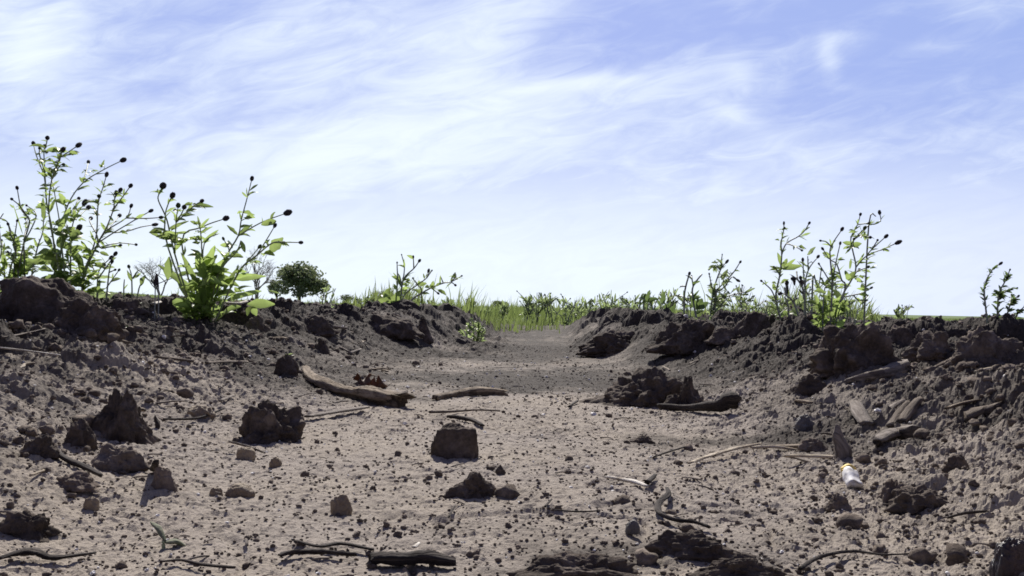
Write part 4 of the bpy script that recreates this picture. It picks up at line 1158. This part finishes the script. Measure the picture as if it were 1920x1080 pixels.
random_weed(1010, 8.5, 66, 'fine headed weed rising above the middle of the grass band', 31, None, 7, leaf_n=40)
random_weed(605, 3.6, 70, 'fine weed standing right of the round tree on the left ridge', 32, None, 5)
random_weed(1690, 2.6, 42, 'faint fine weed behind the squarish knob on the right skyline', 33, None, 5)
random_weed(1660, 2.8, 30, 'faint fine weed behind the round knob on the right skyline', 34, None, 4)
random_weed(1385, 3.6, 66, 'fine pale weed just right of the pale weed in the grass', 35, None, 6, leaf_n=30)
random_weed(1120, 8, 62, 'fine bent weed above the grass left of the drooping dark leaves', 36, None, 4)
for i, (px, d, hp) in enumerate([(800, 7.4, 50), (835, 7.8, 48), (770, 6.5, 40), (690, 5.0, 36), (1060, 8.2, 46), (1155, 8.0, 56), (1180, 7.4, 50), (1250, 5.2, 52), (1335, 4.6, 60), (1415, 3.4, 52), (1445, 3.2, 46), (1500, 3.0, 56),
                                 (1530, 3.2, 60), (1600, 3.0, 56), (1570, 3.4, 60), (945, 8.6, 40), (1030, 8.4, 60), (990, 8.2, 54), (1100, 8.0, 48), (1075, 8.8, 58), (1140, 7.8, 46), (905, 9, 36), (1205, 7.0, 50), (1225, 6.4, 46), (1350, 5.2, 58), (1400, 4.8, 50), (1290, 5.0, 48), (860, 8.4, 44), (1465, 3.6, 60)]):
    random_weed(px, d, hp, 'thin pale weed rising out of the grass along the skyline', 40 + i, 'thin pale weeds along the skyline', 4 + i % 3, leaf_n=18)


# ------------------------------------------------------------------ grass of the field (uncountable)
def grass(name, label, n, ymin, ymax, xr, hh, seed, pw=1.6):
    r = np.random.default_rng(seed)
    y = ymin * (ymax / ymin) ** r.random(n)
    x = (xr[0] + (xr[1] - xr[0]) * r.random(n)) * y
    clump = vn2(x * 1.6, y * 0.9, 71) + 0.6 * vn2(x * 6, y * 4, 72)
    keep = (clump > -0.25 + 0.6 * r.random(n)) | (y > 16)
    u = np.abs(x - xc(y))
    edge = y > 6.4 + 1.1 * vn2(x * 4, y * 0, 73) + 0.8 * r.random(len(x)) ** 2 - 2.2 * sstep(0.5, 1.2, u)
    keep &= edge
    x, y = x[keep], y[keep]; n = len(x)
    z = terrain(x, y, 1)
    h = hh * (1 - 0.6 * sstep(-0.08, -0.16, x / y)) * (1 - 0.75 * sstep(0.30, 0.42, x / y)) * (0.45 + 0.9 * r.random(n) ** pw) * np.clip(0.85 + 0.75 * vn2(x * 1.7, y * 0.7, 74), 0.35, 2)
    a = r.random(n) * 6.283; w = 0.0022 * (1 + y / 9) * (0.6 + 0.8 * r.random(n))
    lean = h[:, None] * (r.normal(0, 0.22, (n, 2)) + np.array([0.10, 0]))
    ca, sa = np.cos(a) * w, np.sin(a) * w
    V = np.zeros((n, 5, 3))
    V[:, 0] = np.stack([x - ca, y - sa, z - 0.01], -1); V[:, 1] = np.stack([x + ca, y + sa, z - 0.01], -1)
    mx, my = x + lean[:, 0] * 0.35, y + lean[:, 1] * 0.35
    V[:, 2] = np.stack([mx + ca * 0.8, my + sa * 0.8, z + h * 0.6], -1); V[:, 3] = np.stack([mx - ca * 0.8, my - sa * 0.8, z + h * 0.6], -1)
    V[:, 4] = np.stack([x + lean[:, 0], y + lean[:, 1], z + h], -1)
    b = np.arange(n)[:, None] * 5
    tri = np.concatenate([b + np.array([0, 1, 2]), b + np.array([0, 2, 3]), b + np.array([3, 2, 4])])
    o = mesh_obj(name, V.reshape(-1, 3), tri, M['grass'])
    return tag(o, label, 'grass', kind='stuff')


grass('grass', 'green grass covering the field beyond the end of the bare track', 150000, 5.0, 55.0, (-0.62, 0.62), 0.15, 5)


# ------------------------------------------------------------------ loose crumbs and straw bits (uncountable)
def scatter_points(n, seed, power=1.0, ymin=0.5, ymax=5.0):
    r = np.random.default_rng(seed)
    y = ymin * (ymax / ymin) ** r.random(n)
    x = (r.random(n) * 1.25 - 0.625) * (y + 0.15)
    return x, y, r


def crumbs():
    n = 15000
    x, y, r = scatter_points(n, 21, ymax=4.0)
    u = np.abs(x - xc(y))
    keep = r.random(n) < 0.10 + 0.9 * sstep(0.15, 0.6, u) + 0.4 * (vn2(x * 5, y * 5, 81) > 0.2)
    x, y = x[keep], y[keep]; n = len(x)
    size = 0.0008 * np.exp(np.abs(r.normal(0, 0.75, n))) * (0.8 + 0.9 * sstep(0.25, 0.6, np.abs(x - xc(y)))) * np.clip(0.75 + 0.25 * y, 0.8, 1.7)
    size = np.minimum(size, 0.0085)
    z = terrain(x, y, 2)
    vs = []
    v1, f1 = ICO[1]
    for k in range(10):
        p = v1 * (1 + 0.55 * fbm3(v1 * 1.8 + k * 9.1, 3, 200 + k))[:, None] * np.array([1, 0.9, 0.75])
        vs.append(p)
    vs = np.array(vs)
    k = r.integers(0, 10, n); a = r.random(n) * 6.283
    P = vs[k]
    c, s = np.cos(a)[:, None], np.sin(a)[:, None]
    Q = np.stack([P[:, :, 0] * c - P[:, :, 1] * s, P[:, :, 0] * s + P[:, :, 1] * c, P[:, :, 2]], -1) * size[:, None, None]
    Q += np.stack([x, y, z + size * 0.35], -1)[:, None, :]
    nv = v1.shape[0]
    Fc = (f1[None] + (np.arange(n) * nv)[:, None, None]).reshape(-1, 3)
    V = Q.reshape(-1, 3)
    big = r.random(n)
    o = mesh_obj('soil_crumbs', V, Fc, M['clod'], smooth=True)
    tag(o, 'loose dark crumbs of soil scattered over the track and both ridges', 'soil crumbs', kind='stuff')
    # the finest dark crumbs
    m = 20000
    x, y, r = scatter_points(m, 24, ymin=0.5, ymax=3.6)
    z = terrain(x, y, 2); size = 0.0005 * np.exp(np.abs(r.normal(0, 0.5, m))) * np.clip(0.7 + 0.35 * y, 0.8, 1.8)
    v0, f0 = ICO0
    p0 = np.array([v0 * (1 + 0.6 * fbm3(v0 * 1.3 + q * 7.7, 2, 300 + q))[:, None] for q in range(10)])
    k = r.integers(0, 10, m)
    Q2 = p0[k] * size[:, None, None] * np.array([1.25, 1, 0.9]) + np.stack([x, y, z + size * 0.4], -1)[:, None, :]
    F2 = (f0[None] + (np.arange(m) * len(v0))[:, None, None]).reshape(-1, 3)
    o = mesh_obj('soil_grit', Q2.reshape(-1, 3), F2, M['clod'], smooth=True)
    tag(o, 'fine dark grit peppered over the pale crust of the track', 'grit', kind='stuff')
    # sand grains, the sparkle of quartz put into their white colour
    m = 900
    x, y, r = scatter_points(m, 22, ymax=3.5)
    z = terrain(x, y, 2); size = 0.0009 * np.exp(r.normal(0, 0.4, m)) * np.clip(y, 0.7, 2)
    k = r.integers(0, 10, m)
    Q = vs[k] * size[:, None, None] + np.stack([x, y, z + size * 0.5], -1)[:, None, :]
    Fc = (f1[None] + (np.arange(m) * nv)[:, None, None]).reshape(-1, 3)
    o = mesh_obj('glint_grains', Q.reshape(-1, 3), Fc, M['paper'], smooth=False)
    tag(o, 'grains of sand strewn over the soil, their glint painted as a white colour', 'sand', kind='stuff')


crumbs()


def straw_bits():
    n = 420
    x, y, r = scatter_points(n, 23, ymax=4.0)
    V, Fc, G = [], [], []
    z = terrain(x, y, 2)
    for i in range(n):
        a = r.random() * 3.1416; L = 0.004 + 0.016 * r.random() ** 2.2; L *= max(0.8, min(1.8, y[i]))
        d = Vector((math.cos(a), math.sin(a), r.normal(0, 0.15))) * L
        p = Vector((x[i], y[i], z[i] + 0.0015))
        v, f, gr = tube_mesh([p - d * .5, p + Vector((0, 0, L * 0.04)), p + d * .5], [L * 0.05 + 0.0004] * 3, 5, i, 0.6, 0.2, sub=2)
        b = len(V); V += v; Fc += [tuple(j + b for j in q) for q in f]; G += gr
    o = mesh_obj('straw_litter', V, Fc, M['grey_wood'], attrs={'grain': np.array(G)})
    tag(o, 'fine litter of broken straw and rootlets lying on the soil', 'straw litter', kind='stuff')


straw_bits()


# ------------------------------------------------------------------ broken stubble on the banks
def stubble():
    rnd = random.Random(77)
    protos = []
    for k in range(6):
        L = 0.03 + 0.006 * k; r = 0.0018 + 0.0006 * (k % 3)
        V, Fc, G = tube_mesh([Vector((-L / 2, 0, 0)), Vector((-L / 6, rnd.gauss(0, .003), .001)), Vector((L / 6, rnd.gauss(0, .003), .001)), Vector((L / 2, 0, 0))], [r, r * 1.15, r, r * 0.7], 9, k, 0.6, 0.22, sub=3, cap_jag=1.2)
        o = mesh_obj('straw_piece', V, Fc, M[('grey_wood', 'pale_wood', 'wood')[k % 3]], attrs={'grain': np.array(G)})
        tag(o, 'short broken straw lying among the crumbs of a ridge', 'straw', 'broken straws on the ridges')
        protos.append(o)
    for i in range(44):
        side = -1 if i % 2 else 1
        y = rnd.uniform(0.9, 2.6); u = side * rnd.uniform(0.28, 0.72)
        x = u + 0.045 * y - 0.05
        if abs(x) > 0.50 * y: x = math.copysign(rnd.uniform(0.25, 0.5) * y, x)
        o = protos[i] if i < 6 else protos[i % 6].copy()
        if i >= 6: COL.objects.link(o)
        o.location = (x, y, T1(x, y, 2) + 0.0035)
        o.rotation_euler = (rnd.gauss(0, 0.12), rnd.gauss(0, 0.16), rnd.uniform(0, 3.14))


stubble()


# ------------------------------------------------------------------ trees of the horizon
def leafy_tree(name, label, px, py, wp, hp, d, mat, seed, trunk_px=10, n=5200, crown_lo=0.22, lobes=11, cat='tree', leaf=0.011):
    s = d / F; rnd = np.random.default_rng(seed)
    q = at_depth(px, py, d); zb = T1(q.x, d)
    B = Vector((q.x, d, zb))
    w, h = wp * s, hp * s + (q.z - zb)
    root = empty(name, B, label, cat)
    V, Fc = [], []
    cen = []
    for k in range(lobes):
        a = rnd.random() * 6.283; rr = w * 0.5 * (0.2 + 0.65 * rnd.random())
        zz = h * (crown_lo + 0.18 + (0.72 - crown_lo) * rnd.random())
        nar = 1 - 0.5 * max(0, (zz / h - 0.55) / 0.45)
        cen.append((math.cos(a) * rr * nar, math.sin(a) * rr * nar, zz, w * (0.08 + 0.11 * rnd.random())))
    cen.append((0, 0, h * 0.84, w * 0.2)); cen.append((0, 0, h * 0.55, w * 0.26))
    c = np.array(cen); k = rnd.integers(0, len(c), n)
    dv = rnd.normal(0, 1, (n, 3)); dv /= np.linalg.norm(dv, axis=1, keepdims=True)
    rad = (0.35 + 0.85 * rnd.random(n) ** 0.8)[:, None] * c[k, 3:4]
    P = c[k, :3] + dv * rad * np.array([1, 1, 0.85])
    P[:, 2] = np.clip(P[:, 2], h * crown_lo * 0.7, h * 1.02)
    L = w * leaf * (0.7 + rnd.random(n))[:, None] * 2.0
    a1 = rnd.normal(0, 1, (n, 3)); a1 /= np.linalg.norm(a1, axis=1, keepdims=True)
    a2 = np.cross(a1, rnd.normal(0, 1, (n, 3))); a2 /= np.linalg.norm(a2, axis=1, keepdims=True)
    VV = np.stack([P - a1 * L, P + a2 * L * 0.6, P + a1 * L, P - a2 * L * 0.6], 1).reshape(-1, 3)
    Q = np.arange(n * 4).reshape(n, 4)
    mesh_obj('crown', VV, Q, M[mat], root, smooth=False)
    st = []
    tr = trunk_px * s * 0.5
    top = Vector((0, 0, h * 0.5))
    st.append(([Vector((0, 0, -0.3)), Vector((tr * 0.3, 0, h * 0.2)), top, Vector((0, 0, h * 0.8))], tr, tr * 0.2))
    for cc in cen[:8]:
        st.append(([Vector((0, 0, h * 0.22)), Vector((cc[0] * .5, cc[1] * .5, (h * 0.25 + cc[2]) / 2)), Vector(cc[:3])], tr * 0.5, tr * 0.12))
    V, Fc = stem_tubes(st, 7)
    mesh_obj('trunk', V, Fc, M['trunk'], root)
    return root


def bare_tree(name, label, px, py, wp, hp, d, seed, depth_n=5):
    s = d / F; rnd = random.Random(seed)
    q = at_depth(px, py, d); zb = T1(q.x, d)
    B = Vector((q.x, d, zb)); h = hp * s + (q.z - zb); w = wp * s
    root = empty(name, B, label, 'tree')
    st, tw = [], []
    def grow(p, dr, L, r, lev):
        m = p + dr * L * 0.5 + Vector((rnd.gauss(0, .05), rnd.gauss(0, .05), 0)) * L
        e = p + dr * L
        (st if lev < 2 else tw).append(([p, m, e], r, r * 0.6))
        if lev >= depth_n: return
        for k in range(3 if lev < 2 else rnd.choice((2, 3))):
            nd = (dr + Vector((rnd.gauss(0, .55), rnd.gauss(0, .55), rnd.gauss(0.12, .25)))).normalized()
            grow(p.lerp(e, rnd.uniform(0.6, 1.0)), nd, L * rnd.uniform(0.6, 0.8), r * 0.6, lev + 1)
    r0 = 0.02 * h
    for k in range(3):
        grow(Vector((0, 0, -0.2)), Vector((rnd.gauss(0, w / h * .3), rnd.gauss(0, .2), 1)).normalized(), h * 0.36, r0, 0)
    V, Fc = stem_tubes(st, 6); mesh_obj('trunk', V, Fc, M['trunk_grey'], root)
    V, Fc = stem_tubes(tw, 4)
    mesh_obj('twigs', V, Fc, M['trunk_grey'], root)
    return root


leafy_tree('round_tree', 'dark green round topped tree on the horizon right of the leafy clump', 560, 572, 108, 80, 120, 'tree', 3, 8, 5200, 0.05, 26)
leafy_tree('tree', 'lower dark green tree joined to the left side of the round topped tree', 518, 572, 44, 48, 126, 'tree', 4, 5, 2600)
bare_tree('bare_tree', 'pale bare tree half hidden behind the left side of the leafy clump', 300, 566, 70, 100, 110, 5)
bare_tree('bare_tree', 'pale bare tree seen behind the right side of the leafy clump', 480, 570, 90, 108, 115, 6)
leafy_tree('bush', 'dark green bush at the left end of the far row below the skyline', 650, 573, 36, 20, 160, 'tree', 7, 4, 1500, 0.05, cat='bush')
leafy_tree('bush', 'small dark bush just left of the grey bush on the horizon', 674, 573, 20, 13, 165, 'tree', 8, 3, 700, 0.05, cat='bush')
leafy_tree('grey_bush', 'rounded grey bare bush on the horizon left of the lone branching weed', 706, 574, 36, 27, 170, 'tree_grey', 9, 3, 1500, 0.05, cat='bush', leaf=0.008)
leafy_tree('grey_bush', 'pale grey bush on the horizon behind the grass left of the dark bush', 884, 577, 32, 18, 180, 'tree_grey', 10, 3, 1200, 0.05, cat='bush', leaf=0.008)
leafy_tree('bush', 'dark green bush with a flat round top on the horizon in the middle', 934, 577, 44, 12, 180, 'tree', 11, 3, 1600, 0.02, cat='bush')
